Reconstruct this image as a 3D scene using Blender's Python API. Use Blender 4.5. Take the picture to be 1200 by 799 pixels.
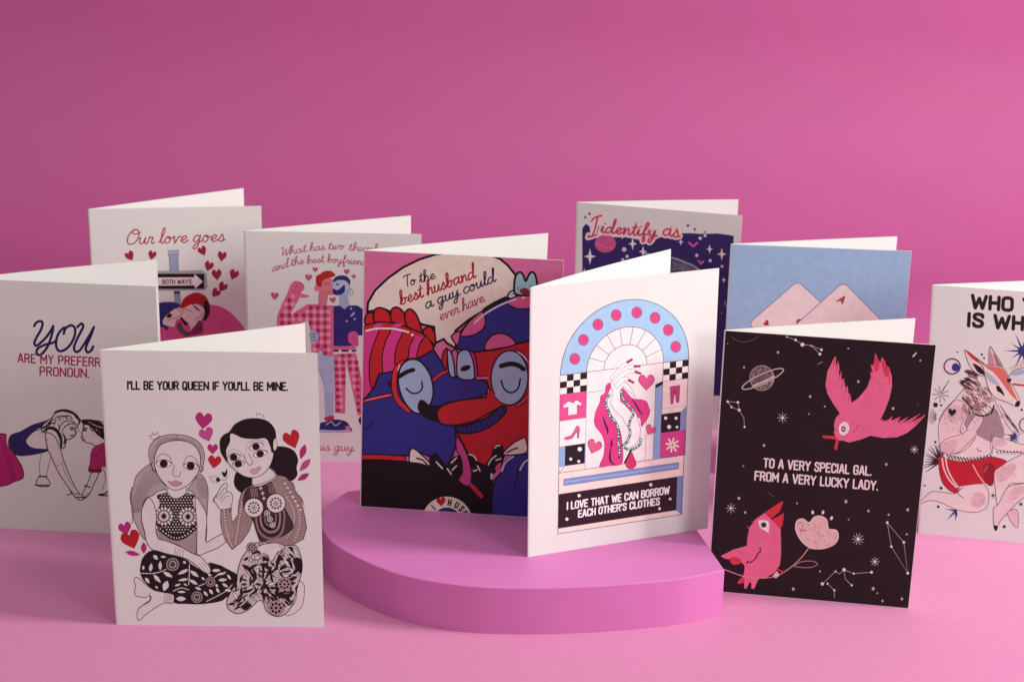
import bpy, math, random
import numpy as np
from mathutils import Vector, Matrix
from mathutils.geometry import tessellate_polygon

# ------------------------------------------------------------------ scene, camera, world, lamps, exposure
for o in list(bpy.data.objects): bpy.data.objects.remove(o)
scene = bpy.context.scene
COL = scene.collection
FPX, PITCH, CAMH, ROLL, CW, PLH = 2200.0, 0.3300, 0.5446, 0.0195, 0.1275, 0.0316
CH = 0.178                                        # card height, metres; CW is its width
cp, sp = math.cos(PITCH), math.sin(PITCH)
_r = Vector((1, 0, 0)); _f = Vector((0, cp, -sp)); _u = _r.cross(_f)
cr, sr = math.cos(ROLL), math.sin(ROLL)
RIGHT = cr*_r + sr*_u; UP = -sr*_r + cr*_u; FWD = _f
cam_d = bpy.data.cameras.new('camera'); cam = bpy.data.objects.new('camera', cam_d); COL.objects.link(cam)
cam.matrix_world = Matrix(((RIGHT.x, UP.x, -FWD.x, 0), (RIGHT.y, UP.y, -FWD.y, 0), (RIGHT.z, UP.z, -FWD.z, CAMH), (0, 0, 0, 1)))
cam_d.sensor_width = 36.0; cam_d.lens = FPX/1200*36
cam_d.clip_start = .01; cam_d.clip_end = 50
cam_d.dof.use_dof = True; cam_d.dof.focus_distance = 1.16; cam_d.dof.aperture_fstop = 20
scene.camera = cam
world = bpy.data.worlds.new('World'); scene.world = world; world.use_nodes = True
bg = world.node_tree.nodes['Background']; bg.inputs[0].default_value = (.97, 1.0, .90, 1); bg.inputs[1].default_value = .38
def area(name, loc, target, size, power, color, spread=180):
    d = bpy.data.lights.new(name, 'AREA'); d.shape = 'RECTANGLE'; d.size, d.size_y = size; d.energy = power; d.color = color; d.spread = math.radians(spread)
    o = bpy.data.objects.new(name, d); COL.objects.link(o); o.location = loc
    o.rotation_euler = (Vector(target)-Vector(loc)).to_track_quat('-Z', 'Y').to_euler(); return o
area('key_softbox', (1.55, .90, .98), (.05, 1.22, .10), (.40, .40), 33, (1, .985, .955))
area('front_softbox', (1.15, -.15, .80), (.25, 1.15, .06), (.60, .60), 2.8, (1, .99, .95), 100)
area('overhead_softbox', (.1, 1.0, 1.9), (.1, 1.3, 0), (1.2, .9), 5.5, (1, .98, .98))
scene.view_settings.view_transform = 'Standard'; scene.view_settings.look = 'None'
scene.view_settings.exposure = 0.0; scene.view_settings.gamma = 1; scene.view_settings.use_curve_mapping = False

# ------------------------------------------------------------------ materials
def lin(h):
    c = [int(h[i:i+2], 16)/255 for i in (0, 2, 4)]
    return tuple(x/12.92 if x <= .04045 else ((x+.055)/1.055)**2.4 for x in c)
def material(name, col, rough=.6, noise=.03, nscale=60, bump=0., bscale=900, spec=.3, stretch=None, sheen=0):
    m = bpy.data.materials.new(name); m.use_nodes = True; nt = m.node_tree; N = nt.nodes; b = N['Principled BSDF']
    b.inputs['Roughness'].default_value = rough; b.inputs['Specular IOR Level'].default_value = spec
    tc = N.new('ShaderNodeTexCoord'); n = N.new('ShaderNodeTexNoise'); n.inputs['Scale'].default_value = nscale; n.inputs['Detail'].default_value = 5
    nt.links.new(tc.outputs['Object'], n.inputs['Vector'])
    r = N.new('ShaderNodeValToRGB'); r.color_ramp.elements[0].position = .3; r.color_ramp.elements[1].position = .7
    r.color_ramp.elements[0].color = (*[max(0, c*(1-noise)) for c in col], 1); r.color_ramp.elements[1].color = (*[min(1, c*(1+noise)) for c in col], 1)
    nt.links.new(n.outputs['Fac'], r.inputs['Fac']); nt.links.new(r.outputs['Color'], b.inputs['Base Color'])
    if sheen: b.inputs['Sheen Weight'].default_value = sheen; b.inputs['Sheen Roughness'].default_value = .45
    if stretch:
        mp = N.new('ShaderNodeMapping'); mp.inputs['Scale'].default_value = stretch; nt.links.new(tc.outputs['Object'], mp.inputs['Vector']); nt.links.new(mp.outputs['Vector'], n.inputs['Vector'])
    if bump:
        n2 = N.new('ShaderNodeTexNoise'); n2.inputs['Scale'].default_value = bscale; n2.inputs['Detail'].default_value = 3
        nt.links.new(tc.outputs['Object'], n2.inputs['Vector'])
        bp = N.new('ShaderNodeBump'); bp.inputs['Strength'].default_value = bump; bp.inputs['Distance'].default_value = .0006
        nt.links.new(n2.outputs['Fac'], bp.inputs['Height']); nt.links.new(bp.outputs['Normal'], b.inputs['Normal'])
    return m
PAPER = material('card_paper', (.775, .775, .745), .62, .012, 45, .10, 1400)
WALLM = material('magenta_backdrop_paper', (.475, .094, .268), .6, .018, 5, .10, 420, .3, (.35, 1, 4))
FLOORM = material('pink_table_paper', (.63, .200, .40), .6, .035, 240, .09, 700, .3, None, .28)
PLINTHM = material('plinth_paint', (.64, .185, .47), .52, .03, 18, .10, 520)
PLSIDE = PLINTHM
_inks = {}
def ink(h):
    if h not in _inks: _inks[h] = material('ink_'+h, lin(h), .5, .06, 160, .05, 1400, .3)
    return _inks[h]

# ------------------------------------------------------------------ helpers
def mesh_obj(name, verts, faces, mats, parent=None, midx=None, smooth=False):
    me = bpy.data.meshes.new(name); me.from_pydata(verts, [], faces)
    for m in mats: me.materials.append(m)
    if midx: me.polygons.foreach_set('material_index', midx)
    if smooth: me.polygons.foreach_set('use_smooth', [True]*len(faces))
    me.update(); o = bpy.data.objects.new(name, me); COL.objects.link(o)
    if parent: o.parent = parent
    return o
def bspl(pts, n=8, closed=False):                 # Catmull-Rom through the points
    P = [np.array(p, float) for p in pts]; m = len(P)
    if m < 3: return [tuple(p) for p in P]
    out = []
    for i in range(m if closed else m-1):
        p0 = P[i-1] if (closed or i > 0) else P[0]; p1 = P[i]; p2 = P[(i+1) % m]; p3 = P[(i+2) % m] if (closed or i+2 < m) else P[-1]
        for k in range(n):
            t = k/n
            out.append(tuple(.5*((2*p1)+(-p0+p2)*t+(2*p0-5*p1+4*p2-p3)*t*t+(-p0+3*p1-3*p2+p3)*t**3)))
    if not closed: out.append(tuple(P[-1]))
    return out

# ------------------------------------------------------------------ magenta sweep behind, pink sheet on the table
def backdrop():
    prof = [(1.0, -.0045), (1.4, -.0045), (1.80, -.0045)]; R = .22
    for i in range(1, 25):
        a = math.pi/2*i/24; prof.append((1.80+R*math.sin(a), R-.0045-R*math.cos(a)))
    prof += [(1.80+R, .6), (1.80+R, 1.2), (1.80+R, 2.2)]
    xs = [-2.4+4.8*i/8 for i in range(9)]
    v = [(x, y, z) for (y, z) in prof for x in xs]; f = []
    for i in range(len(prof)-1):
        for j in range(8):
            a = i*9+j; f.append((a, a+1, a+10, a+9))
    o = mesh_obj('backdrop', v, f, [WALLM], smooth=True); o['kind'] = 'structure'
    x0, x1, y0, y1, t = -1.6, 1.6, -.3, 1.575, .003
    v = [(x, y, z) for z in (-t, 0) for (x, y) in ((x0, y0), (x1, y0), (x1, y1), (x0, y1))]
    o = mesh_obj('tabletop', v, [(4, 5, 6, 7), (3, 2, 1, 0), (0, 1, 5, 4), (1, 2, 6, 5), (2, 3, 7, 6), (3, 0, 4, 7)], [FLOORM]); o['kind'] = 'structure'
backdrop()

# ------------------------------------------------------------------ half-round plinth
def plinth():
    edge = [(.1356, 1.0650), (.1078, 1.0515), (.0742, 1.0425), (.0410, 1.0368), (.0085, 1.0340), (-.0244, 1.0356), (-.0575, 1.0452),
            (-.0808, 1.0600), (-.1052, 1.0840), (-.1175, 1.1045), (-.1230, 1.1260), (-.1215, 1.150), (-.110, 1.176)]
    curve = bspl(edge, 8)
    outline = curve + [(-.06, 1.192), (.02, 1.203), (.1070, 1.2060)]    # flat back edges and the straight cut on the right
    n = len(outline); cx = sum(p[0] for p in outline)/n; cy = sum(p[1] for p in outline)/n
    root = bpy.data.objects.new('plinth', None); COL.objects.link(root); root.location = (cx, cy, 0)
    root['label'] = 'low pink half round display plinth with a straight cut right end'; root['category'] = 'plinth'
    P = [Vector((x-cx, y-cy)) for x, y in outline]
    area2 = sum(P[i].x*P[(i+1) % n].y-P[(i+1) % n].x*P[i].y for i in range(n))
    if area2 < 0: P.reverse()
    def inset(d):
        out = []
        for i in range(n):
            a, b, c = P[i-1], P[i], P[(i+1) % n]; t1 = (b-a).normalized(); t2 = (c-b).normalized()
            n1 = Vector((-t1.y, t1.x)); n2 = Vector((-t2.y, t2.x)); m = (n1+n2)
            m = m/max(.4, m.length_squared/2); out.append(b+m*d)
        return out
    be = .0007; rings = [(0, 0), (0, PLH-be), (be*.3, PLH-be*.3), (be, PLH)]
    v = []; 
    for d, z in rings: v += [(p.x, p.y, z) for p in inset(d)]
    side = [(k*n+i, k*n+(i+1) % n, (k+1)*n+(i+1) % n, (k+1)*n+i) for k in (0,) for i in range(n)]
    mesh_obj('side_wall', v[:2*n], side, [PLSIDE], root)
    vv = v[n:]; top = [(k*n+i, k*n+(i+1) % n, (k+1)*n+(i+1) % n, (k+1)*n+i) for k in (0, 1) for i in range(n)]
    top.append(tuple(2*n+i for i in range(n)))
    mesh_obj('top_board', vv, top, [PLINTHM], root)
plinth()

# ------------------------------------------------------------------ greeting cards
# spine x, spine y, turn, opening angle, lean back, lean sideways, height of the surface it stands on
CARDS = {
 1: (-.3173, 1.3536, .1527, .4435, .0005, -.0001, 0), 2: (-.3598, 1.1745, -.0710, .4805, .0013, .0010, 0),
 3: (-.2400, 1.0365, .0156, .4419, .0156, -.0098, 0), 4: (-.1937, 1.3035, .0032, .4012, -.0038, -.0025, 0),
 5: (-.0990, 1.1509, -.1083, .4989, -.0007, .0221, PLH), 6: (.0131, 1.0778, .3945, .3817, .0014, -.0126, PLH),
 7: (.0487, 1.4092, -.2378, .3758, -.0372, .0057, 0), 8: (.1553, 1.2927, -.0688, .2951, .0010, .0011, 0),
 9: (.1302, 1.0991, -.1554, .4005, -.0036, .0073, 0), 10: (.2856, 1.1944, -.1856, .3590, .0411, -.0340, 0)}
TH = .00042
class Card:
    def __init__(s, k, label):
        s.k = k; x, y, yaw, op, lp, lr, z0 = CARDS[k]; s.p = CARDS[k]
        s.root = bpy.data.objects.new('greeting_card', None); COL.objects.link(s.root)
        s.root.location = (x, y, z0); s.root.rotation_euler = (0, 0, yaw)
        s.root['label'] = label; s.root['category'] = 'greeting card'; s.root['group'] = 'greeting cards standing half open'
        ex = Vector((math.cos(yaw), math.sin(yaw), 0)); n = Vector((-math.sin(yaw), math.cos(yaw), 0)); up = Vector((0, 0, 1))+ex*lr+n*lp
        s.ex, s.up, s.org = ex, up, Vector((x, y, z0))
        M = Matrix((( RIGHT), (UP), (FWD))).transposed()
        s.A0 = (ex, up); s.hs = 1.0; s.part_name = None; s.shapes = []; s.layers = []; s.z = {}
        # homography photo px -> card plane (a, b): solve ray/plane
        def solve(px, py):
            d = RIGHT*((px-600)/FPX)+UP*(-(py-399.5)/FPX)+FWD
            m = Matrix(((ex.x, up.x, -d.x), (ex.y, up.y, -d.y), (ex.z, up.z, -d.z)))
            r = m.inverted() @ (Vector((0, 0, CAMH))-s.org); return (r.x, r.y)
        s.solve = solve
        s.body(op)
    def sh(s, x, y, z): return (x+s.p[5]*z, y+s.p[4]*z, z)
    def uv(s, pts): return [s.solve(*p) for p in pts]
    def mm(s, pts):                                # card millimetres -> photo px
        out = []
        for a, b in pts:
            P = s.org+s.ex*(a/1000)+s.up*(b/1000)-Vector((0, 0, CAMH)); w = P.dot(FWD)
            out.append((600+FPX*P.dot(RIGHT)/w, 399.5-FPX*P.dot(UP)/w))
        return out
    def sheet(s, name, o, d, nrm, u0, u1, bow):
        # a paper leaf from o along d, thickness TH along nrm; bow = gentle curl
        nu, nv = 10, 6; v = []; f = []
        for side in (0, 1):
            for j in range(nv+1):
                for i in range(nu+1):
                    u = u0+(u1-u0)*i/nu; z = CH*j/nv; w = (TH if side else 0)+bow*math.sin(math.pi*i/nu)
                    x = o[0]+d[0]*u+nrm[0]*w; y = o[1]+d[1]*u+nrm[1]*w; v.append(s.sh(x, y, z))
        K = (nu+1)*(nv+1); g = lambda side, i, j: side*K+j*(nu+1)+i
        for j in range(nv):
            for i in range(nu):
                f.append((g(0, i, j), g(0, i+1, j), g(0, i+1, j+1), g(0, i, j+1))); f.append((g(1, i, j), g(1, i, j+1), g(1, i+1, j+1), g(1, i+1, j)))
        for i in range(nu):
            f.append((g(0, i, 0), g(1, i, 0), g(1, i+1, 0), g(0, i+1, 0))); f.append((g(0, i, nv), g(0, i+1, nv), g(1, i+1, nv), g(1, i, nv)))
        for j in range(nv):
            f.append((g(0, nu, j), g(1, nu, j), g(1, nu, j+1), g(0, nu, j+1))); f.append((g(0, 0, j), g(0, 0, j+1), g(1, 0, j+1), g(1, 0, j)))
        return mesh_obj(name, v, f, [PAPER], s.root)
    def body(s, op):
        S = .0009
        s.sheet('front_cover', (0, 0), (1, 0), (0, 1), S, CW, 0)
        d2 = (math.cos(op), math.sin(op)); n2 = (-math.sin(op), math.cos(op)); o2 = (0, TH*1.6)
        s.sheet('back_cover', o2, d2, n2, S, CW*.998, random.Random(s.k).uniform(.0003, .0020))
        # rounded fold joining both leaves
        A = np.array([S, 0.]); Ai = np.array([S, TH]); B = np.array(o2)+np.array(d2)*S+np.array(n2)*TH; Bi = np.array(o2)+np.array(d2)*S
        c = np.array([-.0006, TH*1.1]); ci = np.array([-.0006+TH*.8, TH*1.2])
        outer = [tuple((1-t)**2*A+2*t*(1-t)*(2*c-.5*(A+B))+t*t*B) for t in [i/8 for i in range(9)]]
        inner = [tuple((1-t)**2*Ai+2*t*(1-t)*(2*ci-.5*(Ai+Bi))+t*t*Bi) for t in [i/8 for i in range(9)]]
        v = [s.sh(x, y, z) for z in (0, CH) for (x, y) in outer+inner]; f = []
        for i in range(8):
            f += [(i, 18+i, 19+i, i+1), (9+i, 10+i, 28+i, 27+i), (18+i, 27+i, 28+i, 19+i), (i, i+1, 10+i, 9+i)]
        mesh_obj('spine', v, f, [PAPER], s.root)
    # ---------------- printing: flat ink shapes laid on the cover, each a hair above what it overprints
    def part(s, name, label=None): s.flush(); s.part_name = name; s.part_label = label
    def add(s, polys, col):
        """polys: convex/concave outlines in photo px that make ONE ink shape"""
        U = []
        lo, hi = (.0002, .0002), (CW-.0002, CH-.0002)
        for p in polys:
            q = s.uv(p)
            for ax, sgn, lim in ((0, 1, lo[0]), (0, -1, hi[0]), (1, 1, lo[1]), (1, -1, hi[1])):
                r = []; m = len(q)
                for i in range(m):
                    a, b = q[i], q[(i+1) % m]; ia = sgn*(a[ax]-lim) >= 0; ib = sgn*(b[ax]-lim) >= 0
                    if ia: r.append(a)
                    if ia != ib:
                        t = (lim-a[ax])/(b[ax]-a[ax]); r.append((a[0]+t*(b[0]-a[0]), a[1]+t*(b[1]-a[1])))
                q = r
                if len(q) < 3: break
            if len(q) >= 3: U.append(q)
        if not U: return
        xs = [c[0] for q in U for c in q]; ys = [c[1] for q in U for c in q]; bb = (min(xs), min(ys), max(xs), max(ys))
        L = 0
        for (b, l) in s.layers:
            if l >= L and b[0] < bb[2] and b[2] > bb[0] and b[1] < bb[3] and b[3] > bb[1]: L = l+1
        s.layers.append((bb, L)); s.shapes.append((U, col, L))
    def flush(s):
        if not s.shapes: return
        V, F, M, cols = [], [], [], []
        for U, col, L in s.shapes:
            if col not in cols: cols.append(col)
            ci = cols.index(col)
            for k, q in enumerate(U):
                y = -(8e-6+L*1.6e-6+(k % 5)*2e-7); base = len(V)
                V += [s.sh(a, y, b) for a, b in q]
                if len(q) <= 4: tr = [tuple(range(len(q)))]
                else: tr = tessellate_polygon([[Vector((a, b, 0)) for a, b in q]])
                for t in tr:
                    if len(set(t)) < 3: continue
                    a2 = sum(q[t[i]][0]*q[t[(i+1) % len(t)]][1]-q[t[(i+1) % len(t)]][0]*q[t[i]][1] for i in range(len(t)))
                    if abs(a2) < 1e-13: continue
                    F.append(tuple(base+i for i in (t if a2 > 0 else t[::-1]))); M.append(ci)
        s.shapes = []
        if F:
            o = mesh_obj(s.part_name, V, F, [ink(c) for c in cols], s.root, M)
            if s.part_label: o['label'] = s.part_label
            if s.part_name == 'star_dust_drawing': o['kind'] = 'stuff'
    # ---------------- shapes, in photo px
    def fill(s, pts, col, sm=1, n=6): s.add([bspl(pts, n, True) if sm else list(pts)], col)
    def line(s, pts, col, w, sm=1, closed=False, taper=0, n=6, cap=True):
        P = bspl(pts, n, closed) if sm and len(pts) > 2 else list(pts)
        Q = [P[0]]
        for p in P[1:]:
            if math.hypot(p[0]-Q[-1][0], p[1]-Q[-1][1]) > .02: Q.append(p)
        if closed and len(Q) > 2 and math.hypot(Q[0][0]-Q[-1][0], Q[0][1]-Q[-1][1]) < .02: Q.pop()
        m = len(Q)
        if m < 2: return s.dot(Q[0], w/2, col)
        seg = m if closed else m-1; polys = []; Lf = []; Rt = []
        for i in range(m):
            a = Q[i-1] if (i > 0 or closed) else Q[i]; b = Q[i]; c = Q[(i+1) % m] if (i < m-1 or closed) else Q[i]
            d1 = np.array([b[0]-a[0], b[1]-a[1]]); d2 = np.array([c[0]-b[0], c[1]-b[1]])
            l1, l2 = np.hypot(*d1), np.hypot(*d2); d1 = d1/l1 if l1 else d2/l2; d2 = d2/l2 if l2 else d1
            t = d1+d2; lt = np.hypot(*t); t = t/lt if lt > 1e-6 else d1; nn = np.array([-t[1], t[0]])
            k = 1/max(.55, float(t@d1)); f = i/(m-1) if m > 1 else 0
            ww = w/2*k*(1-taper*abs(2*f-1)**2 if taper >= 0 else 1+taper*f)
            Lf.append((b[0]+nn[0]*ww, b[1]+nn[1]*ww)); Rt.append((b[0]-nn[0]*ww, b[1]-nn[1]*ww))
        for i in range(seg):
            j = (i+1) % m; polys.append([Lf[i], Lf[j], Rt[j], Rt[i]])
        if cap and not closed and w > .7:
            for e, b in ((0, Q[0]), (m-1, Q[-1])):
                d = np.array(Lf[e])-np.array(Rt[e]); rr = np.hypot(*d)/2; a0 = math.atan2(d[1], d[0]); sg = 1 if e == 0 else -1
                polys.append([(b[0]+rr*math.cos(a0+sg*math.pi*k/5), b[1]+rr*math.sin(a0+sg*math.pi*k/5)) for k in range(6)])
        s.add(polys, col)
    def fo(s, pts, col, lcol, w, sm=1, closed=True): s.fill(pts, col, sm); s.line(pts, lcol, w, sm, closed)
    def dot(s, c, r, col, ry=None, rot=0, n=14):
        ry = ry or r; cs, sn = math.cos(rot), math.sin(rot)
        s.add([[(c[0]+r*math.cos(a)*cs-ry*math.sin(a)*sn, c[1]+r*math.cos(a)*sn+ry*math.sin(a)*cs) for a in [2*math.pi*i/n for i in range(n)]]], col)
    def ring(s, c, r, col, w, ry=None, rot=0, n=20):
        ry = ry or r; cs, sn = math.cos(rot), math.sin(rot)
        s.line([(c[0]+r*math.cos(a)*cs-ry*math.sin(a)*sn, c[1]+r*math.cos(a)*sn+ry*math.sin(a)*cs) for a in [2*math.pi*i/n for i in range(n)]], col, w, 0, True)
    def heart(s, c, size, col, rot=0, lcol=None, lw=0, stretch=1.0):
        size *= s.hs; base = [(0, .55), (-.42, .12), (-.58, -.2), (-.45, -.5), (-.2, -.55), (0, -.3), (.2, -.55), (.45, -.5), (.58, -.2), (.42, .12)]
        cs, sn = math.cos(rot), math.sin(rot)
        pts = [(c[0]+size*(x*cs-y*stretch*sn), c[1]+size*(x*sn+y*stretch*cs)) for x, y in base]
        P = bspl(pts[0:6], 4)+bspl(pts[5:]+[pts[0]], 4)[1:-1]
        s.add([P], col)
        if lcol: s.line(P, lcol, lw, 0, True)
    def leaf(s, a, b, w, col, lcol=None, lw=.4):
        dx, dy = b[0]-a[0], b[1]-a[1]; l = math.hypot(dx, dy); nx, ny = -dy/l*w/2, dx/l*w/2
        P = [a, (a[0]+dx*.25+nx*.75, a[1]+dy*.25+ny*.75), (a[0]+dx*.5+nx, a[1]+dy*.5+ny), (a[0]+dx*.78+nx*.6, a[1]+dy*.78+ny*.6), b,
             (a[0]+dx*.78-nx*.6, a[1]+dy*.78-ny*.6), (a[0]+dx*.5-nx, a[1]+dy*.5-ny), (a[0]+dx*.25-nx*.75, a[1]+dy*.25-ny*.75)]
        s.add([P], col)
        if lcol: s.line(P, lcol, lw, 0, True)
    def spark(s, c, r, col, thin=.22, rx=None, n=4, rot=0):
        pts = []
        for i in range(2*n):
            a = math.pi*i/n-math.pi/2+rot; q = r if i % 2 == 0 else r*thin
            if rx and abs(math.cos(a)) > .7 and i % 2 == 0: q = rx
            pts.append((c[0]+q*math.cos(a), c[1]+q*math.sin(a)))
        s.add([pts], col)
    def rays(s, c, r0, r1, n, col, w, rot=0):
        for i in range(n):
            a = 2*math.pi*i/n+rot; s.line([(c[0]+r0*math.cos(a), c[1]+r0*math.sin(a)), (c[0]+r1*math.cos(a), c[1]+r1*math.sin(a))], col, w, 0, cap=False)
    def text(s, t, p0, p1, h, w, col, font=None, slant=0, upv=None):
        font = font or CAPS; p0 = np.array(p0, float); p1 = np.array(p1, float); gap = 2.1 if font is CAPS else 0
        adv = 0; lay = []
        for ch in t:
            g, wd = font.get(ch, ([], 3.7)); lay.append((g, adv)); adv += wd+(gap if ch != ' ' else 0)
        adv -= gap; e = (p1-p0)/adv; L = np.hypot(*(p1-p0)); upd = np.array(upv if upv else (0, -1.0)); k = h/10 if font is CAPS else h/4
        for g, x0 in lay:
            for st in g:
                P = [tuple(p0+e*(x0+x)+(upd*y*k)+(p1-p0)/L*slant*y*k) for x, y in st]
                if font is not CAPS: s.line(P, col, w, 1, n=4); continue
                run = [P[0]]
                for i in range(1, len(P)):
                    run.append(P[i])
                    if i < len(P)-1:
                        a, b = np.array(P[i])-np.array(P[i-1]), np.array(P[i+1])-np.array(P[i])
                        if a@b < .35*np.hypot(*a)*np.hypot(*b): s.line(run, col, w, 0); run = [P[i]]
                s.line(run, col, w, 0)
    def arc_text(s, t, c, r, a0, da, h, w, col, font=None):
        font = font or CAPS
        for i, ch in enumerate(t):
            g, wd = font.get(ch, ([], 3)); a = a0+da*i; ox = np.array([math.cos(a), math.sin(a)]); tx = np.array([-math.sin(a), math.cos(a)])
            for st in g: s.line([tuple(np.array(c)+ox*(r+y*h/10)+tx*(x-wd/2)*h/10) for x, y in st], col, w, 0)

def inside(p, poly):
    x, y = p; r = False; n = len(poly)
    for i in range(n):
        x1, y1 = poly[i]; x2, y2 = poly[(i+1) % n]
        if (y1 > y) != (y2 > y) and x < (x2-x1)*(y-y1)/(y2-y1)+x1: r = not r
    return r
def frame(ox, oy, s): return lambda pts: [(ox+x/s, oy+y/s) for x, y in pts]

CAPS = {
 'A': ([[(0, 0), (2.1, 10), (2.7, 10), (4.8, 0)], [(1, 3), (3.8, 3)]], 4.8),
 'B': ([[(0, 0), (0, 10), (2.8, 10), (4.1, 9.2), (4.3, 7.6), (3.8, 6), (2.6, 5.4), (0, 5.4)], [(2.6, 5.4), (4.1, 4.6), (4.5, 2.8), (4, .8), (2.8, 0), (0, 0)]], 4.5),
 'C': ([[(4.4, 7.6), (4.2, 9.2), (3.2, 10), (1.4, 10), (.3, 9.2), (0, 7.6), (0, 2.4), (.3, .8), (1.4, 0), (3.2, 0), (4.2, .8), (4.4, 2.4)]], 4.4),
 'D': ([[(0, 0), (0, 10), (2.6, 10), (4, 9.2), (4.5, 7.4), (4.5, 2.6), (4, .8), (2.6, 0), (0, 0)]], 4.5),
 'E': ([[(4, 10), (0, 10), (0, 0), (4, 0)], [(0, 5.2), (3.3, 5.2)]], 4.0),
 'F': ([[(4, 10), (0, 10), (0, 0)], [(0, 5), (3.2, 5)]], 3.8),
 'G': ([[(4.4, 7.6), (4.2, 9.2), (3.2, 10), (1.4, 10), (.3, 9.2), (0, 7.6), (0, 2.4), (.3, .8), (1.4, 0), (3.2, 0), (4.2, .8), (4.4, 2.4), (4.4, 4.8), (2.6, 4.8)]], 4.4),
 'H': ([[(0, 0), (0, 10)], [(4.3, 0), (4.3, 10)], [(0, 5.1), (4.3, 5.1)]], 4.3),
 'I': ([[(0, 0), (0, 10)]], 0.2), "'": ([[(0, 10), (0, 7.4)]], 0.2), '.': ([[(0, 0), (0, .3)]], 0.2), '?': ([[(0, 8), (.6, 10), (3.2, 10), (4, 8.4), (3.4, 6.2), (2, 4.6), (2, 3)], [(2, 0), (2, .2)]], 4),
 'K': ([[(0, 0), (0, 10)], [(4.3, 10), (0, 4.2)], [(1.4, 6), (4.5, 0)]], 4.5),
 'L': ([[(0, 10), (0, 0), (3.6, 0)]], 3.6),
 'M': ([[(0, 0), (0, 10), (2.9, 3.4), (5.8, 10), (5.8, 0)]], 5.8), 'N': ([[(0, 0), (0, 10), (5.2, 0), (5.2, 10)]], 5.2),
 'O': ([[(1.4, 0), (.3, .8), (0, 2.4), (0, 7.6), (.3, 9.2), (1.4, 10), (3.1, 10), (4.2, 9.2), (4.5, 7.6), (4.5, 2.4), (4.2, .8), (3.1, 0), (1.4, 0)]], 4.5),
 'P': ([[(0, 0), (0, 10), (2.8, 10), (4.2, 9.2), (4.5, 7.4), (4.2, 5.4), (2.8, 4.6), (0, 4.6)]], 4.5),
 'Q': ([[(1.4, 0), (.3, .8), (0, 2.4), (0, 7.6), (.3, 9.2), (1.4, 10), (3.1, 10), (4.2, 9.2), (4.5, 7.6), (4.5, 2.4), (4.2, .8), (3.1, 0), (1.4, 0)], [(2.6, 2.6), (4.9, -.8)]], 4.7),
 'R': ([[(0, 0), (0, 10), (2.8, 10), (4.2, 9.2), (4.5, 7.4), (4.2, 5.7), (2.8, 5), (0, 5)], [(2.6, 5), (4.6, 0)]], 4.6),
 'S': ([[(4.2, 8), (3.9, 9.4), (2.8, 10), (1.4, 10), (.4, 9.2), (.2, 7.6), (.7, 6.2), (3.6, 4.2), (4.2, 2.6), (3.8, .8), (2.7, 0), (1.3, 0), (.3, .7), (0, 2.2)]], 4.2),
 'T': ([[(0, 10), (4.6, 10)], [(2.3, 10), (2.3, 0)]], 4.6), 'U': ([[(0, 10), (0, 2.4), (.3, .8), (1.4, 0), (3, 0), (4.1, .8), (4.4, 2.4), (4.4, 10)]], 4.4),
 'V': ([[(0, 10), (2.2, 0), (2.6, 0), (4.8, 10)]], 4.8), 'W': ([[(0, 10), (1.6, 0), (3.4, 8), (5.2, 0), (6.8, 10)]], 6.8),
 'Y': ([[(0, 10), (2.4, 4.8), (4.8, 10)], [(2.4, 4.8), (2.4, 0)]], 4.8), 'X': ([[(0, 0), (4.6, 10)], [(0, 10), (4.6, 0)]], 4.6)}
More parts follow.
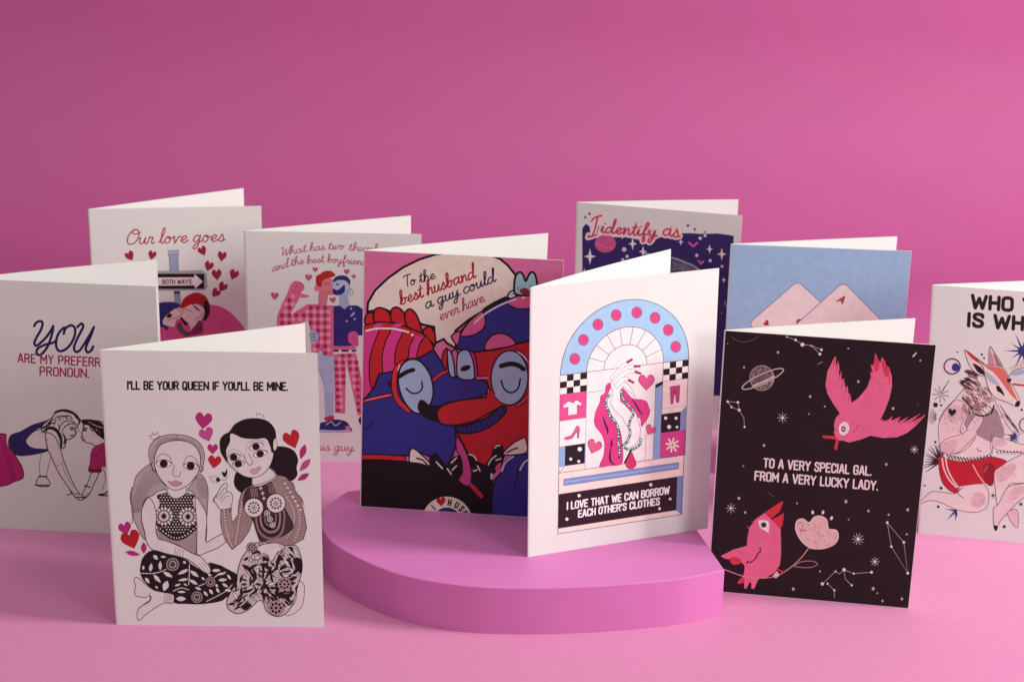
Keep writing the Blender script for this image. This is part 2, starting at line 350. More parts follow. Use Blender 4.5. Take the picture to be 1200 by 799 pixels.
# joined handwriting: x-height 4, ascenders 9, descenders -4
HAND = {
 'a': ([[(3.9, 3.4), (2.6, 4.1), (1, 3.3), (.3, 1.4), (1.1, 0), (2.4, .4), (3.7, 2.2), (4.1, 3.9), (3.8, 1.2), (4.4, 0), (5.6, .9)]], 5.2),
 'b': ([[(0, .6), (1.6, 4.5), (2.2, 8), (1.5, 9), (.9, 7.2), (.8, 2), (1.4, .1), (2.9, .3), (3.8, 2), (3.4, 3.6), (2.2, 3.4), (1.6, 2)], [(3.5, 3.4), (5, 3.3)]], 5.0),
 'c': ([[(3.6, 3.2), (2.6, 4.1), (1, 3.4), (.3, 1.6), (1, .1), (2.4, .1), (4, 1.2)]], 4.0),
 'd': ([[(3.7, 3.3), (2.4, 4), (.9, 3.2), (.3, 1.4), (1, 0), (2.4, .4), (3.8, 2.6), (5, 8.6), (4.4, 9.2), (4, 6), (3.9, 1), (4.6, 0), (5.7, .9)]], 5.4),
 'e': ([[(.2, 1.2), (2.2, 1.9), (3.3, 3.1), (2.4, 4.1), (1.1, 3.1), (.8, 1.2), (1.8, 0), (3, .2), (4.3, 1.4)]], 4.2),
 'f': ([[(0, .6), (2, 4), (3.4, 8), (2.8, 9.2), (1.9, 7.5), (1.5, 2), (1.2, -3.2), (2, -3.8), (2.4, -2), (1.7, .4), (3.8, 1.4)]], 3.8),
 'g': ([[(3.7, 3.4), (2.4, 4.1), (.9, 3.2), (.4, 1.4), (1.2, .1), (2.6, .7), (3.8, 3), (3.9, 3.9), (3.2, -1.4), (2, -4), (.7, -3.6), (1.2, -2), (3.4, -.4), (5.3, 1)]], 5.0),
 'h': ([[(0, .6), (1.8, 5), (2.4, 8.4), (1.7, 9.1), (1.1, 7), (.7, 0), (1.6, 2.8), (2.9, 4), (3.6, 3), (3.5, .7), (4.2, 0), (5.2, .9)]], 4.9),
 'i': ([[(0, .8), (1.1, 3.9), (.9, 1), (1.6, 0), (2.6, .9)], [(1.5, 6), (1.6, 6.2)]], 2.4),
 'l': ([[(0, .6), (1.9, 5), (2.5, 8.4), (1.8, 9.2), (1.2, 7), (1, 1.4), (1.8, 0), (2.9, .9)]], 2.7),
 'm': ([[(.2, 3.6), (.9, 3.8), (.8, 0), (1.6, 2.8), (2.6, 4), (3.1, 2.8), (3, 0), (3.8, 2.8), (4.9, 4), (5.4, 2.8), (5.2, .8), (5.9, 0), (6.9, .9)]], 6.6),
 'n': ([[(.2, 3.6), (.9, 3.8), (.8, 0), (1.7, 2.8), (2.9, 4), (3.5, 2.8), (3.4, .8), (4.1, 0), (5.1, .9)]], 4.8),
 'o': ([[(2.8, 3.8), (1.4, 3.8), (.4, 2), (.9, .2), (2.3, .1), (3.3, 1.8), (2.8, 3.7), (1.9, 3.4), (3, 2.6), (4.6, 3.2)]], 4.4),
 'r': ([[(.2, 1), (1, 4.2), (1.4, 3.6), (2.8, 3.7), (2.2, 1.2), (2.8, 0), (4, .9)]], 3.7),
 's': ([[(.1, .9), (1.3, 2.6), (2, 4.3), (2.8, 2.4), (2.9, .8), (1.8, -.1), (.6, .5)], [(2, -.1), (4, .9)]], 3.7),
 't': ([[(0, .7), (1.5, 4.2), (2, 7.4), (1.4, 2.4), (1.6, .3), (2.4, 0), (3.4, .9)], [(.3, 5.1), (3, 5.5)]], 3.1),
 'u': ([[(.2, 3), (.8, 3.9), (.6, 1.2), (1.3, 0), (2.6, .8), (3.6, 3.9), (3.4, 1), (4.1, 0), (5.1, .9)]], 4.8),
 'v': ([[(.2, 3), (.9, 3.9), (1.3, .3), (1.8, .2), (3.4, 3.8), (4.6, 3.2)]], 4.3),
 'w': ([[(.2, 3), (.8, 3.9), (.9, .6), (1.5, 0), (2.7, 3.4), (2.8, .6), (3.6, .1), (5, 3.8), (6.2, 3.2)]], 5.8),
 'y': ([[(.2, 3), (.8, 3.9), (.7, 1.4), (1.5, .3), (2.8, 1.4), (3.8, 3.9), (3, -1.6), (1.8, -4), (.6, -3.4), (1.2, -1.8), (3.4, -.2), (5.2, 1)]], 4.8),
 'O': ([[(3.6, 8.6), (1.8, 7.4), (.4, 4), (.9, .8), (3, 0), (5.4, 2), (6.4, 6), (5.2, 8.8), (3.2, 8.8), (2.6, 7), (4.4, 6.2), (7, 7)]], 6.6),
 'W': ([[(.2, 7.6), (1.3, 8.6), (1.5, 6), (1.6, 0), (3.9, 6), (4.1, .2), (4.8, 0), (7.4, 8.6)]], 6.6),
 'I': ([[(.4, 7.4), (1.6, 8.6), (4.6, 8.8)], [(3, 8.8), (2.2, 3), (1.4, .2), (.2, .3), (-.2, 1.2)], [(-.4, .1), (3.2, .3)]], 4.4),
 'T': ([[(.2, 7.6), (1.2, 8.9), (5.6, 9)], [(3.2, 9), (2.4, 3), (2.2, 0)]], 4.4), '.': ([[(.3, .1), (.5, .2)]], 1.2), ' ': ([], 2.6), '?': ([[(.4, 7), (1.6, 8.8), (3.4, 8), (2.8, 5.6), (1.6, 4), (1.5, 2.6)], [(1.4, .2), (1.5, .3)]], 3.6)}
BLK = '171013'

# ================================================================== card 3: two queens
def card_queens():
    c = Card(3, 'open white card showing two seated women in patterned trousers, front left')
    c.hs = .87
    a, b, cc, d, e, f = frame(140, 480, 6.658), frame(250, 480, 6.658), frame(130, 580, 6.658), frame(240, 580, 6.658), frame(140, 620, 6.658), frame(250, 620, 6.658)
    c.part('lettering'); c.text("I'LL BE YOUR QUEEN IF YOU'LL BE MINE.", (149.8, 455.8), (336.8, 457.2), 8.8, 2.05, BLK)
    G1, LN, SK = 'b3a7a3', '35262a', 'e1ddd9'
    c.part('woman_drawing', 'line drawn fair haired woman with a dotted halter top and leafy black trousers')
    hair = a([(252, 425), (190, 455), (130, 520), (108, 600), (88, 640), (84, 700), (95, 760)])+cc([(165, 130), (180, 190), (210, 260), (245, 330), (268, 345), (262, 290), (240, 200), (250, 130), (275, 60), (320, 10)])+a([(300, 640), (370, 610), (330, 560), (295, 500)])
    c.fo(hair, G1, LN, .8)
    for i in range(11):
        t = i/10
        c.line([a([(262+t*60, 440+t*130)])[0], a([(150+t*80+20, 540+t*60)])[0], a([(112+t*70, 700+t*30)])[0], cc([(176+t*50, 140+t*-10)])[0]], LN, .28)
    for i in range(13): c.line([a([(108-6*math.sin(i*.5), 600+i*22)])[0], a([(92-4*math.sin(i*.5), 612+i*22)])[0], a([(106-6*math.sin(i*.5), 622+i*22)])[0]], LN, .6)
    hr = a([(610, 510), (640, 505), (680, 570), (692, 640), (690, 720)])+cc([(755, 60), (750, 150), (742, 190)])+cc([(735, 120), (700, 60), (655, 20)])+a([(585, 665), (520, 640), (560, 580)])
    c.fo(hr, G1, LN, .8)
    for i in range(8): c.line([a([(600+i*9, 530)])[0], a([(610+i*10, 610)])[0], a([(630+i*9, 690)])[0]], LN, .28)
    # body
    torso = cc([(330, 0), (270, 30), (245, 100), (240, 170), (262, 260), (275, 350), (300, 400), (360, 440), (500, 470), (640, 460), (690, 440), (740, 360), (748, 260), (742, 170), (715, 90), (660, 10), (600, -40), (400, -40)])
    c.fo(torso, SK, LN, .85)
    c.fo(cc([(365, 260), (358, 330), (420, 345), (520, 385), (600, 440), (660, 455), (672, 330), (655, 250)]), 'a79594', LN, .7)
    # halter top with dots
    top = cc([(360, 0), (380, 60), (365, 110), (345, 160), (350, 220), (380, 270), (440, 320), (515, 350), (590, 315), (650, 260), (680, 200), (680, 140), (650, 90), (640, 40), (650, 0), (560, -20), (520, 20), (460, -20)])
    c.fill(top, '2a1d20')
    for r in range(15):
        for q in range(13):
            p = cc([(375+q*24+(r % 2)*12, -5+r*21-.0*q)])[0]
            if inside(p, top): c.dot(p, .95, SK, .75, n=7)
    for (x, y) in ((413, 163), (601, 167)):
        p = cc([(x, y)])[0]; c.dot(p, 11.2, BLK, n=24)
        for k in range(14):
            an = 2*math.pi*k/14; c.dot((p[0]+9.2*math.cos(an), p[1]+9.2*math.sin(an)), 1.7, SK, n=8)
        c.dot(p, 7.4, SK); c.ring(p, 6.4, BLK, 1.1); c.dot(p, 4.2, 'b8a3a3'); c.dot(p, 2.5, BLK, 3.0)
    for k in range(13):
        t = k/12; p = cc([(385+t*260, 262+math.sin(math.pi*t)*72)])[0]; c.dot(p, 3.1, BLK); c.dot(p, 1.2, SK, .9)
    # arms
    c.fo(cc([(245, 100), (240, 190), (262, 280), (278, 360), (320, 420), (400, 450), (500, 470), (600, 500), (680, 560), (740, 610), (775, 600), (770, 560), (700, 480), (640, 455), (540, 400), (440, 360), (370, 335), (350, 260), (355, 160), (330, 60), (290, 20)]), SK, LN, .85)
    for k in range(4): c.line(cc([(510+k*20, 400+k*8), (495+k*20, 470+k*10)]), LN, .45, 0)
    c.line(cc([(690, 530), (720, 570), (745, 600)]), LN, .35); c.line(cc([(715, 520), (745, 560), (765, 590)]), LN, .35)
    c.fo(cc([(660, 20), (735, 120), (748, 200), (740, 360), (800, 335), (880, 300), (900, 350), (850, 400), (760, 440), (680, 465), (670, 380), (672, 250)]), SK, LN, .85)
    # head
    c.fill(a([(380, 560), (375, 640), (440, 690), (520, 640), (520, 560)]), SK); c.line(a([(372, 600), (378, 630), (360, 640)]), LN, .7); c.line(a([(522, 600), (520, 630), (540, 645)]), LN, .7)
    c.fo(a([(240, 410), (228, 340), (245, 270), (300, 220), (380, 195), (470, 195), (560, 215), (630, 265), (662, 340), (655, 420), (630, 480), (560, 400), (350, 400), (275, 480), (255, 450)]), 'bfaeab', LN, .85)
    for k in range(5): c.line(a([(250+k*9, 400-k*8), (262+k*10, 300-k*4), (340+k*8, 225+k*4), (455, 222+k*3)]), LN, .25); c.line(a([(645-k*8, 400-k*8), (630-k*9, 300), (560-k*10, 235+k*4), (465, 222+k*3)]), LN, .25)
    c.fo(a([(272, 400), (290, 320), (340, 262), (455, 238), (560, 262), (620, 330), (632, 410), (605, 500), (540, 580), (480, 615), (430, 625), (380, 600), (320, 540), (285, 470)]), SK, LN, .85)
    c.line(a([(450, 195), (458, 240)]), LN, .5, 0)
    for (x, y, w) in ((345, 420, 62), (555, 438, 58)):
        c.line(a([(x-w, y-10), (x-w*.6, y-62), (x, y-78), (x+w*.7, y-55), (x+w, y-5)]), LN, .6)
        c.fo(a([(x-w*.95, y-4), (x-w*.4, y-26), (x+w*.3, y-26), (x+w*1.1, y+2), (x+w*.3, y+26), (x-w*.4, y+26)]), 'f6eeec', LN, .7)
        c.line(a([(x-w*.95, y-4), (x-w*.4, y-28), (x+w*.3, y-28), (x+w*1.1, y+2)]), BLK, .8); c.dot(a([(x, y)])[0], 4.9, BLK, 4.3)
    c.line(a([(428, 430), (415, 495), (430, 515), (460, 520), (475, 505), (480, 480)]), LN, .7)
    c.fo(a([(375, 555), (410, 560), (435, 550), (460, 560), (490, 570), (460, 595), (425, 597), (400, 582)]), 'c39a98', LN, .35)
    for xs in (((262, 400), (250, 425), (262, 460), (285, 470)), ((640, 440), (655, 455), (645, 480), (618, 490))): c.line(a(xs), LN, .7)
    c.line(a([(245, 225), (232, 198), (250, 205), (262, 178), (275, 200), (298, 172), (300, 200), (318, 205), (270, 232), (245, 225)]), LN, .5, 0)
    # trousers and feet
    c.fo(e([(165, 390), (128, 372), (112, 400), (125, 440), (118, 480), (130, 518), (200, 530), (245, 520), (235, 560), (170, 600), (140, 640), (138, 690), (158, 708), (210, 660), (280, 610), (345, 575), (420, 570), (410, 490), (290, 480), (220, 440)]), SK, LN, .8)
    c.line(e([(235, 500), (240, 545), (190, 585), (150, 615)]), LN, .9)
    for k in range(5): c.line(e([(352+k*14, 505), (346+k*14, 570)]), LN, .5, 0)
    pants = e([(165, 290), (180, 230), (215, 185), (270, 162), (340, 180), (430, 205), (520, 235), (560, 270), (640, 320), (700, 345), (712, 300), (700, 260), (800, 285)])+f([(70, 290), (130, 320), (185, 355), (200, 420), (170, 480), (100, 530)])+e([(780, 560), (640, 580), (520, 578), (430, 570), (425, 510), (340, 490), (270, 470), (200, 410), (165, 345)])
    c.fo(pants, BLK, BLK, .6)
    for p in ([(160, 340), (260, 342), (340, 322), (400, 285)], [(545, 270), (545, 350), (540, 430)], [(620, 440), (690, 410), (760, 360), (830, 330)], [(680, 560), (760, 520), (830, 480), (880, 430)], [(420, 480), (480, 455), (540, 470)]): c.line(e(p), SK, .9)
    for p, q, w in (((185, 315), (188, 280), 20), ((240, 330), (250, 262), 30), ((318, 318), (318, 245), 28), ((200, 375), (235, 420), 26), ((265, 350), (322, 415), 30), ((340, 330), (415, 372), 30), ((375, 400), (345, 480), 50), ((265, 200), (300, 235), 30), ((320, 212), (365, 215), 18), ((540, 310), (455, 350), 28), ((550, 320), (620, 370), 30), ((540, 385), (455, 398), 22), ((545, 390), (612, 430), 28), ((430, 440), (480, 425), 18), ((495, 250), (520, 262), 22), ((440, 540), (520, 540), 38), ((655, 480), (690, 520), 22), ((700, 465), (730, 505), 24), ((755, 455), (780, 495), 22), ((720, 370), (690, 345), 22), ((720, 320), (790, 318), 26), ((760, 350), (830, 340), 20), ((770, 395), (840, 390), 26), ((740, 420), (770, 450), 20), ((800, 420), (850, 450), 22), ((640, 370), (665, 395), 18), ((820, 470), (880, 480), 22), ((590, 450), (640, 470), 20), ((450, 485), (520, 488), 18), ((840, 350), (870, 390), 20), ((280, 440), (300, 460), 16), ((500, 420), (530, 440), 14)):
        c.leaf(e([p])[0], e([q])[0], w/6.658, SK)
    for x, y, r in ((415, 272, 9.2), (605, 527, 8), (710, 408, 7)):
        p = e([(x, y)])[0]
        for k, cl in enumerate((BLK, 'b39c9c', BLK, 'c6b1b0', BLK, 'c6b1b0')): c.dot(p, r*(1-k*.165), cl)
        c.rays(p, r*.4, r*.95, 16, BLK, .3); c.dot(p, r*.15, BLK)
    c.part('woman_drawing', 'line drawn dark haired woman with a bun and a heavily patterned blouse and trousers')
    # bun and lower hair
    c.fill(b([(440, 440), (470, 340), (480, 290), (560, 288), (630, 320), (662, 390), (650, 450), (655, 510), (610, 555), (560, 520), (500, 510), (450, 470)]), BLK)
    c.fill(b([(190, 480), (160, 550), (175, 610), (230, 650), (290, 620), (310, 580), (305, 500)]), BLK)
    # blouse
    blouse = b([(300, 590), (250, 610), (220, 650), (200, 720), (195, 790)])+d([(262, 150), (215, 215), (205, 130), (190, 95), (125, 105), (125, 220), (150, 330), (215, 422), (290, 360), (350, 270), (374, 185), (395, 260), (430, 362), (480, 368), (560, 375), (600, 415), (690, 385), (770, 340), (795, 250), (775, 140), (750, 40)])+b([(710, 745), (690, 690), (640, 640), (625, 580), (560, 520), (500, 508), (440, 560), (380, 590)])
    c.fo(blouse, '9c8683', LN, .8, sm=0)
    rnd = random.Random(4)
    for k in range(46):                                                # pale stitches down both sleeves
        t = k/45
        for (P0, P1, P2, off) in ((d([(150, 120)])[0], d([(170, 320)])[0], d([(215, 400)])[0], 0), (d([(290, 60)])[0], d([(260, 240)])[0], d([(240, 380)])[0], 0), (d([(640, 20)])[0], d([(760, 160)])[0], d([(640, 330)])[0], 0), (d([(690, 20)])[0], d([(790, 190)])[0], d([(700, 350)])[0], 0)):
            if k % 3: continue
            x = (1-t)**2*P0[0]+2*t*(1-t)*P1[0]+t*t*P2[0]; y = (1-t)**2*P0[1]+2*t*(1-t)*P1[1]+t*t*P2[1]
            c.dot((x, y), 1.15, 'f0e0de', .55, rnd.uniform(.2, .9), n=8); c.dot((x+1.8, y+1.2), .5, BLK, n=6)
    for t in range(7): c.line([b([(520+t*22, 560+t*36)])[0], b([(570+t*20, 545+t*36)])[0], b([(630+t*14, 575+t*34)])[0]], LN, .4); c.dot(b([(560+t*20, 575+t*34)])[0], 1.7, 'ecdcda', 1.0, .6)
    front = b([(260, 620), (340, 600), (440, 560), (490, 640)])+d([(600, 60), (650, 150), (690, 250), (600, 320), (500, 345), (440, 355), (405, 280), (372, 190), (300, 80)])
    c.fo(front, '41302f', BLK, .8)
    for k in range(5): c.line(b([(290+k*12, 610), (300+k*12, 680)]), 'b49c9a', .6, 0); c.line(b([(430+k*13, 575), (440+k*13, 650)]), 'b49c9a', .6, 0)
    for k, cl in enumerate(('8a7170', '2a1d20', '9a8180', BLK, '7c6463', BLK)):
        q = 1-k*.15; c.line(d([(512+(x-512)*q, 170+(y-170)*q) for x, y in ((400, 150), (415, 260), (470, 325), (540, 335), (600, 290), (620, 180), (615, 120))]), cl, 2.6)
    for (x, y) in ((383, 97), (555, 62)):
        p = d([(x, y)])[0]; c.dot(p, 11.0, SK, n=26); c.ring(p, 11.2, LN, .85)
        for k in range(11): an = 2*math.pi*k/11; c.dot((p[0]+6*math.cos(an), p[1]+6*math.sin(an)), 1.35, '4a3433', n=8)
        c.ring(p, 2.7, LN, .7); c.dot(p, 1.2, LN)
    for (x, y) in ((487, 140), (508, 186), (530, 232)):
        p = d([(x, y)])[0]; c.ring(p, 2.9, SK, .9); c.dot(p, 1.3, SK)
    for (x, y) in ((370, 610), (385, 650), (395, 690)):
        p = b([(x, y)])[0]; c.spark(p, 2.6, SK, .5); c.dot(p, .6, BLK)
    # head
    c.fill(b([(305, 520), (312, 590), (400, 580), (490, 515), (430, 450), (330, 480)]), SK); c.line(b([(305, 520), (308, 585)]), LN, .5, 0); c.line(b([(435, 450), (485, 512), (420, 560), (312, 590)]), LN, .7)
    c.fo(b([(110, 190), (95, 320), (110, 400), (170, 470), (250, 520), (330, 525), (400, 490), (450, 420), (470, 330), (450, 230), (380, 190), (200, 170)]), SK, LN, .85)
    c.fill(b([(55, 320), (52, 240), (80, 195), (125, 170), (165, 115), (240, 75), (330, 65), (420, 85), (480, 150), (490, 230), (480, 320), (455, 330), (445, 290), (410, 225), (330, 228), (230, 220), (140, 185), (130, 250), (100, 320), (112, 410), (80, 370)]), BLK)
    c.fo(b([(470, 240), (490, 225), (496, 290), (480, 318), (468, 300)]), SK, LN, .4)
    for (x, y, w, r) in ((158, 368, 50, -.15), (195, 420, 46, -.1), (332, 285, 56, -.25), (365, 342, 54, -.22)):
        q = lambda pts: b([(x+u*math.cos(r)-v*math.sin(r), y+u*math.sin(r)+v*math.cos(r)) for u, v in pts])
        c.fo(q([(-w, 2), (-w*.4, -25), (w*.4, -26), (w*1.1, -2), (w*.3, 24), (-w*.5, 22)]), 'f6eeec', LN, .6)
        c.line(q([(-w, 2), (-w*.4, -26), (w*.4, -27), (w*1.1, -2)]), BLK, .8); c.dot(q([(0, 0)])[0], 4.6, BLK, 3.9, r)
    c.line(b([(100, 350), (140, 310), (200, 320), (240, 370)]), LN, .4); c.line(b([(260, 320), (270, 260), (340, 235), (400, 245)]), LN, .4)
    c.line(b([(240, 350), (255, 400), (285, 432), (310, 405)]), LN, .7); c.line(b([(275, 340), (295, 380), (310, 405)]), LN, .6)
    c.fo(b([(285, 480), (310, 455), (330, 462), (350, 445), (372, 448), (355, 480), (325, 500)]), 'cfa9a7', LN, .4)
    c.line(b([(335, 50), (338, 28), (352, 40), (362, 25), (372, 45), (395, 42), (390, 58), (408, 62)]), LN, .45, 0)
    # left hand held up
    c.fo(b([(0, 700), (40, 640), (60, 600), (95, 570), (110, 590), (100, 630), (140, 650), (150, 700), (130, 800)])+d([(205, 100), (125, 110), (80, 50)]), SK, LN, .7)
    for p in ([(20, 690), (60, 650), (90, 600)], [(45, 700), (80, 660), (105, 640)], [(30, 660), (10, 690), (0, 720)], [(60, 720), (95, 680), (125, 670)]): c.line(b(p), LN, .6)
    for k in range(6): c.line(d([(125+k*16, 130), (150+k*14, 330)]), 'd9c3c1', .3, 0)
    # trousers: light cloth crowded with dark leaves
    pants2 = f([(190, 330), (215, 240), (260, 170), (330, 105), (400, 115), (520, 130), (640, 125), (680, 200), (694, 290), (680, 370), (655, 450), (620, 580), (570, 650), (500, 678), (420, 640), (385, 560), (345, 560), (280, 620), (200, 655), (130, 630), (105, 570), (140, 480), (180, 420)])
    c.fo(f([(660, 410), (700, 420), (712, 470), (690, 600), (610, 665), (560, 655), (640, 560)]), SK, LN, .7)
    c.fo(pants2, 'cfc4c0', BLK, 1.0)
    rnd = random.Random(11)
    for gy in range(19):
        for gx in range(17):
            x = 105+gx*36+rnd.uniform(-11, 11); y = 110+gy*31+rnd.uniform(-8, 8)
            an = math.atan2(y-430, x-400)+math.pi/2*rnd.choice((0, 0, 1))+rnd.uniform(-.4, .4); l = rnd.uniform(20, 46); w = l*rnd.uniform(.3, .55)
            p, q = (x-l*math.cos(an), y-l*math.sin(an)), (x+l*math.cos(an), y+l*math.sin(an))
            P, Q, C = f([p])[0], f([q])[0], f([(x, y)])[0]
            if inside(P, pants2) and inside(Q, pants2): c.leaf(P, Q, w/6.658*1.25, rnd.choice((BLK, BLK, BLK, '2a1c1e', SK, SK)), BLK, .5)
    for x, y, r in ((555, 425, 8), (490, 610, 9), (300, 140, 6)):
        p = f([(x, y)])[0]; c.dot(p, r, 'b89d9c'); 
        for k in range(8): an = math.pi*k/4; c.dot((p[0]+r*.6*math.cos(an), p[1]+r*.6*math.sin(an)), r*.2, BLK, n=7)
        c.ring(p, r, BLK, .5); c.dot(p, r*.2, BLK)
    for P in ([(560, 500), (480, 480), (500, 520), (580, 540), (630, 490)], [(640, 220), (630, 270), (655, 320), (690, 340), (690, 240)], [(220, 600), (260, 570), (300, 590), (250, 630)], [(380, 500), (400, 520), (420, 480), (395, 560)]): c.fill(f(P), BLK)
    # hand on knee
    c.fo(f([(340, 150), (380, 120), (460, 105), (520, 110), (560, 140), (500, 180), (470, 230), (440, 245), (420, 200), (340, 235), (325, 215), (370, 185)]), SK, LN, .7)
    for k in range(4): c.line(f([(345+k*14, 205+k*9), (400+k*10, 180+k*8)]), BLK, .8, 0)
    for k in range(4): c.line(f([(500+k*14, 95+k*3), (525+k*14, 150)]), LN, .4, 0)
    for (X, Y, S, co, r) in ((656, 88, 20, 'b52a78', .1), (682, 195, 17, 'c24f98', -.35), (727, 308, 12.5, 'b52a78', 0), (742, 408, 15.5, 'bb1f2b', .12)):
        c.part('heart_drawing'); c.heart(a([(X, Y)])[0], S, co, r)
    c.part('heart_drawing'); c.heart(b([(615, 235)])[0], 20, 'b8242c', -.35, None, 0, 1.1)
    c.part('heart_drawing'); c.heart(cc([(112, 262)])[0], 15.5, 'b52a78', -.3)
    c.part('heart_drawing'); c.heart(cc([(158, 350)])[0], 22.5, 'b51a24', -.35)
    for k, (P, Q, w) in enumerate(((b([(718, 268)])[0], b([(680, 385)])[0], 8), (b([(760, 380)])[0], b([(672, 480)])[0], 8), (b([(750, 495)])[0], b([(655, 552)])[0], 7), (cc([(255, 365)])[0], cc([(258, 455)])[0], 7), (cc([(112, 440)])[0], cc([(228, 465)])[0], 6))):
        c.part('leaf_drawing'); c.leaf(P, Q, w, 'ad2c6e' if k != 1 else 'b8508e')
    c.part('bird_drawing')
    c.fo(a([(705, 525), (750, 520), (785, 540), (770, 565), (735, 560)]), SK, LN, .4); c.dot(a([(768, 545)])[0], 2.4, BLK)
    c.fill(b([(65, 480), (90, 490), (105, 460), (108, 500), (90, 525), (75, 510)]), BLK); c.line(b([(60, 545), (95, 545), (110, 520)]), BLK, .5)
    c.flush()

# ================================================================== card 5: best husband
def card_husband():
    c = Card(5, 'dark red and blue card with two cartoon men in goggles under a speech bubble')
    A, B, C, D, E, F = [frame(x, y, 6.658) for x, y in ((420, 290), (520, 290), (420, 390), (510, 390), (420, 490), (510, 490))]
    RED, MG, PK, NV, SKY, CRM, K = 'c6202a', 'dc3c8e', 'e2649a', '30308a', 'a8c0de', 'efe0d3', '140c0e'
    c.part('background_print'); c.fill(c.mm([(0, 0), (127.5, 0), (127.5, 178), (0, 178)]), 'dd74a4', 0)
    c.part('speech_bubble_print')
    c.fo(A([(70, 500), (75, 430), (130, 335), (230, 240), (350, 155), (480, 92), (600, 55), (740, 36)])+B([(150, 30), (280, 40), (370, 62), (440, 90), (500, 140), (560, 215), (552, 330), (500, 400), (350, 480), (200, 560), (90, 650), (95, 780)])+A([(758, 785), (690, 745), (665, 715), (600, 745), (590, 620), (500, 600), (200, 480)]), CRM, K, 2.8, 0)
    c.part('lettering')
    up = (-.16, -1)
    c.text('To the', A([(362, 308)])[0], A([(603, 240)])[0], 5.6, 1.35, K, HAND, 0, up)
    c.text('best husband', A([(328, 450)])[0], B([(252, 232)])[0], 7.3, 1.75, 'a81c2c', HAND, 0, up)
    c.text('a guy could', A([(525, 480)])[0], B([(408, 262)])[0], 6.6, 1.6, '23204f', HAND, 0, up)
    c.text('ever have.', A([(638, 572)])[0], B([(330, 415)])[0], 6.2, 1.3, 'b8366f', HAND, 0, up)
    c.part('man_drawing', 'blue faced man in a red and magenta striped swim cap and round goggles')
    for P in ([(60, 600), (55, 540), (90, 505), (130, 530), (150, 600)], [(135, 590), (122, 500), (160, 470), (220, 490), (270, 560), (275, 600)], [(270, 590), (253, 500), (290, 465), (340, 490), (380, 560), (385, 620)], [(385, 620), (362, 520), (400, 480), (450, 520), (485, 610), (490, 670)], [(505, 665), (535, 620), (575, 628), (600, 690), (595, 770), (560, 760)]): c.fo(A(P), RED, K, 2.1)
    dome = A([(20, 650), (60, 605), (160, 580), (300, 590), (400, 630), (500, 670), (590, 760)])+C([(585, 130), (480, 195), (380, 205), (300, 250), (270, 300), (160, 322), (125, 420), (60, 505), (20, 520)])
    c.fo(dome, MG, K, 2.0, 0)
    c.fo(A([(165, 640)])+C([(100, 150), (84, 300), (102, 430), (135, 395), (160, 322), (188, 310), (185, 180), (215, 60)])+A([(250, 655), (235, 590), (195, 585)]), RED, K, 1.5)
    c.fo(A([(345, 668)])+C([(300, 100), (285, 190), (290, 255), (330, 225), (385, 198), (400, 100)])+A([(432, 700), (400, 632), (370, 640)]), RED, K, 1.5)
    c.fo(A([(515, 700)])+C([(478, 90), (458, 190), (520, 168), (584, 128)])+A([(560, 730), (530, 690)]), RED, K, 1.5)
    c.fill(A([(20, 652), (60, 612), (160, 590), (300, 600), (400, 640), (505, 685), (470, 690), (390, 655), (280, 625), (150, 622), (60, 642), (25, 690)]), RED)
    for x in (140, 290): c.fill(A([(x-28, 622), (x, 592), (x+62, 594), (x+24, 624)]), 'cf4d9c', 0)
    c.line(A([(60, 650), (150, 632), (280, 635), (392, 660)]), 'f4e9e6', 2.0); c.dot(A([(420, 682)])[0], 1.7, 'f4e9e6')
    face = C([(20, 520), (60, 505), (125, 420), (160, 322), (270, 300), (330, 230), (480, 195), (585, 130), (640, 215), (690, 290)])+D([(95, 300), (160, 345), (300, 355), (380, 375), (415, 410), (400, 470), (350, 500), (120, 545), (20, 590), (10, 650), (60, 710), (150, 725)])+E([(755, 90), (768, 180), (740, 280), (690, 370), (560, 300), (430, 245), (385, 290), (350, 290), (20, 282)])
    c.fo(face, NV, K, 2.1, 0)
    c.fill(C([(230, 385), (262, 370), (265, 425), (235, 420)]), '17153f')
    c.line(E([(8, 25), (30, 70), (80, 72), (118, 10)]), '12102e', 1.4)
    for w, cl in ((5.2, K), (3.0, 'd8303a')):
        c.line(C([(45, 530), (150, 505), (255, 483)]), cl, w); c.line(C([(585, 370), (640, 322), (690, 298)]), cl, w)
        c.line(C([(345, 232), (298, 280), (280, 360), (285, 460), (320, 540), (392, 605)]), cl, w+2.0)
    c.line(C([(60, 525), (150, 503), (240, 484)]), 'f09aa8', .8)
    c.fo(C([(318, 300), (345, 245), (400, 208), (470, 215), (530, 275), (570, 360), (584, 470), (560, 560), (520, 610), (460, 628), (400, 592), (345, 510), (312, 400)]), SKY, K, 2.1)
    c.line(C([(308, 290), (322, 250)]), 'f4e9e6', 1.2, 0)
    c.line(C([(318, 340), (380, 303), (428, 288)]), K, 5.0); c.line(C([(372, 432), (415, 468), (465, 466), (498, 430), (494, 382)]), K, 1.9)
    c.fill(C([(462, 590), (475, 530), (508, 524), (560, 562), (640, 560), (720, 530), (740, 560), (640, 620), (625, 690), (560, 680), (500, 645)]), K)
    c.part('man_drawing', 'red faced man in a blue hat with pink dots, goggles and a ribbed moustache')
    red = D([(430, 455), (400, 370), (320, 355), (310, 200), (300, 145), (500, 120), (640, 88), (735, 60), (950, 20), (950, 800)])+F([(950, 300), (735, 200), (560, 262), (440, 300), (390, 370), (340, 362), (250, 262), (172, 112), (165, 60)])
    c.fo(red, RED, K, 2.0, 0)
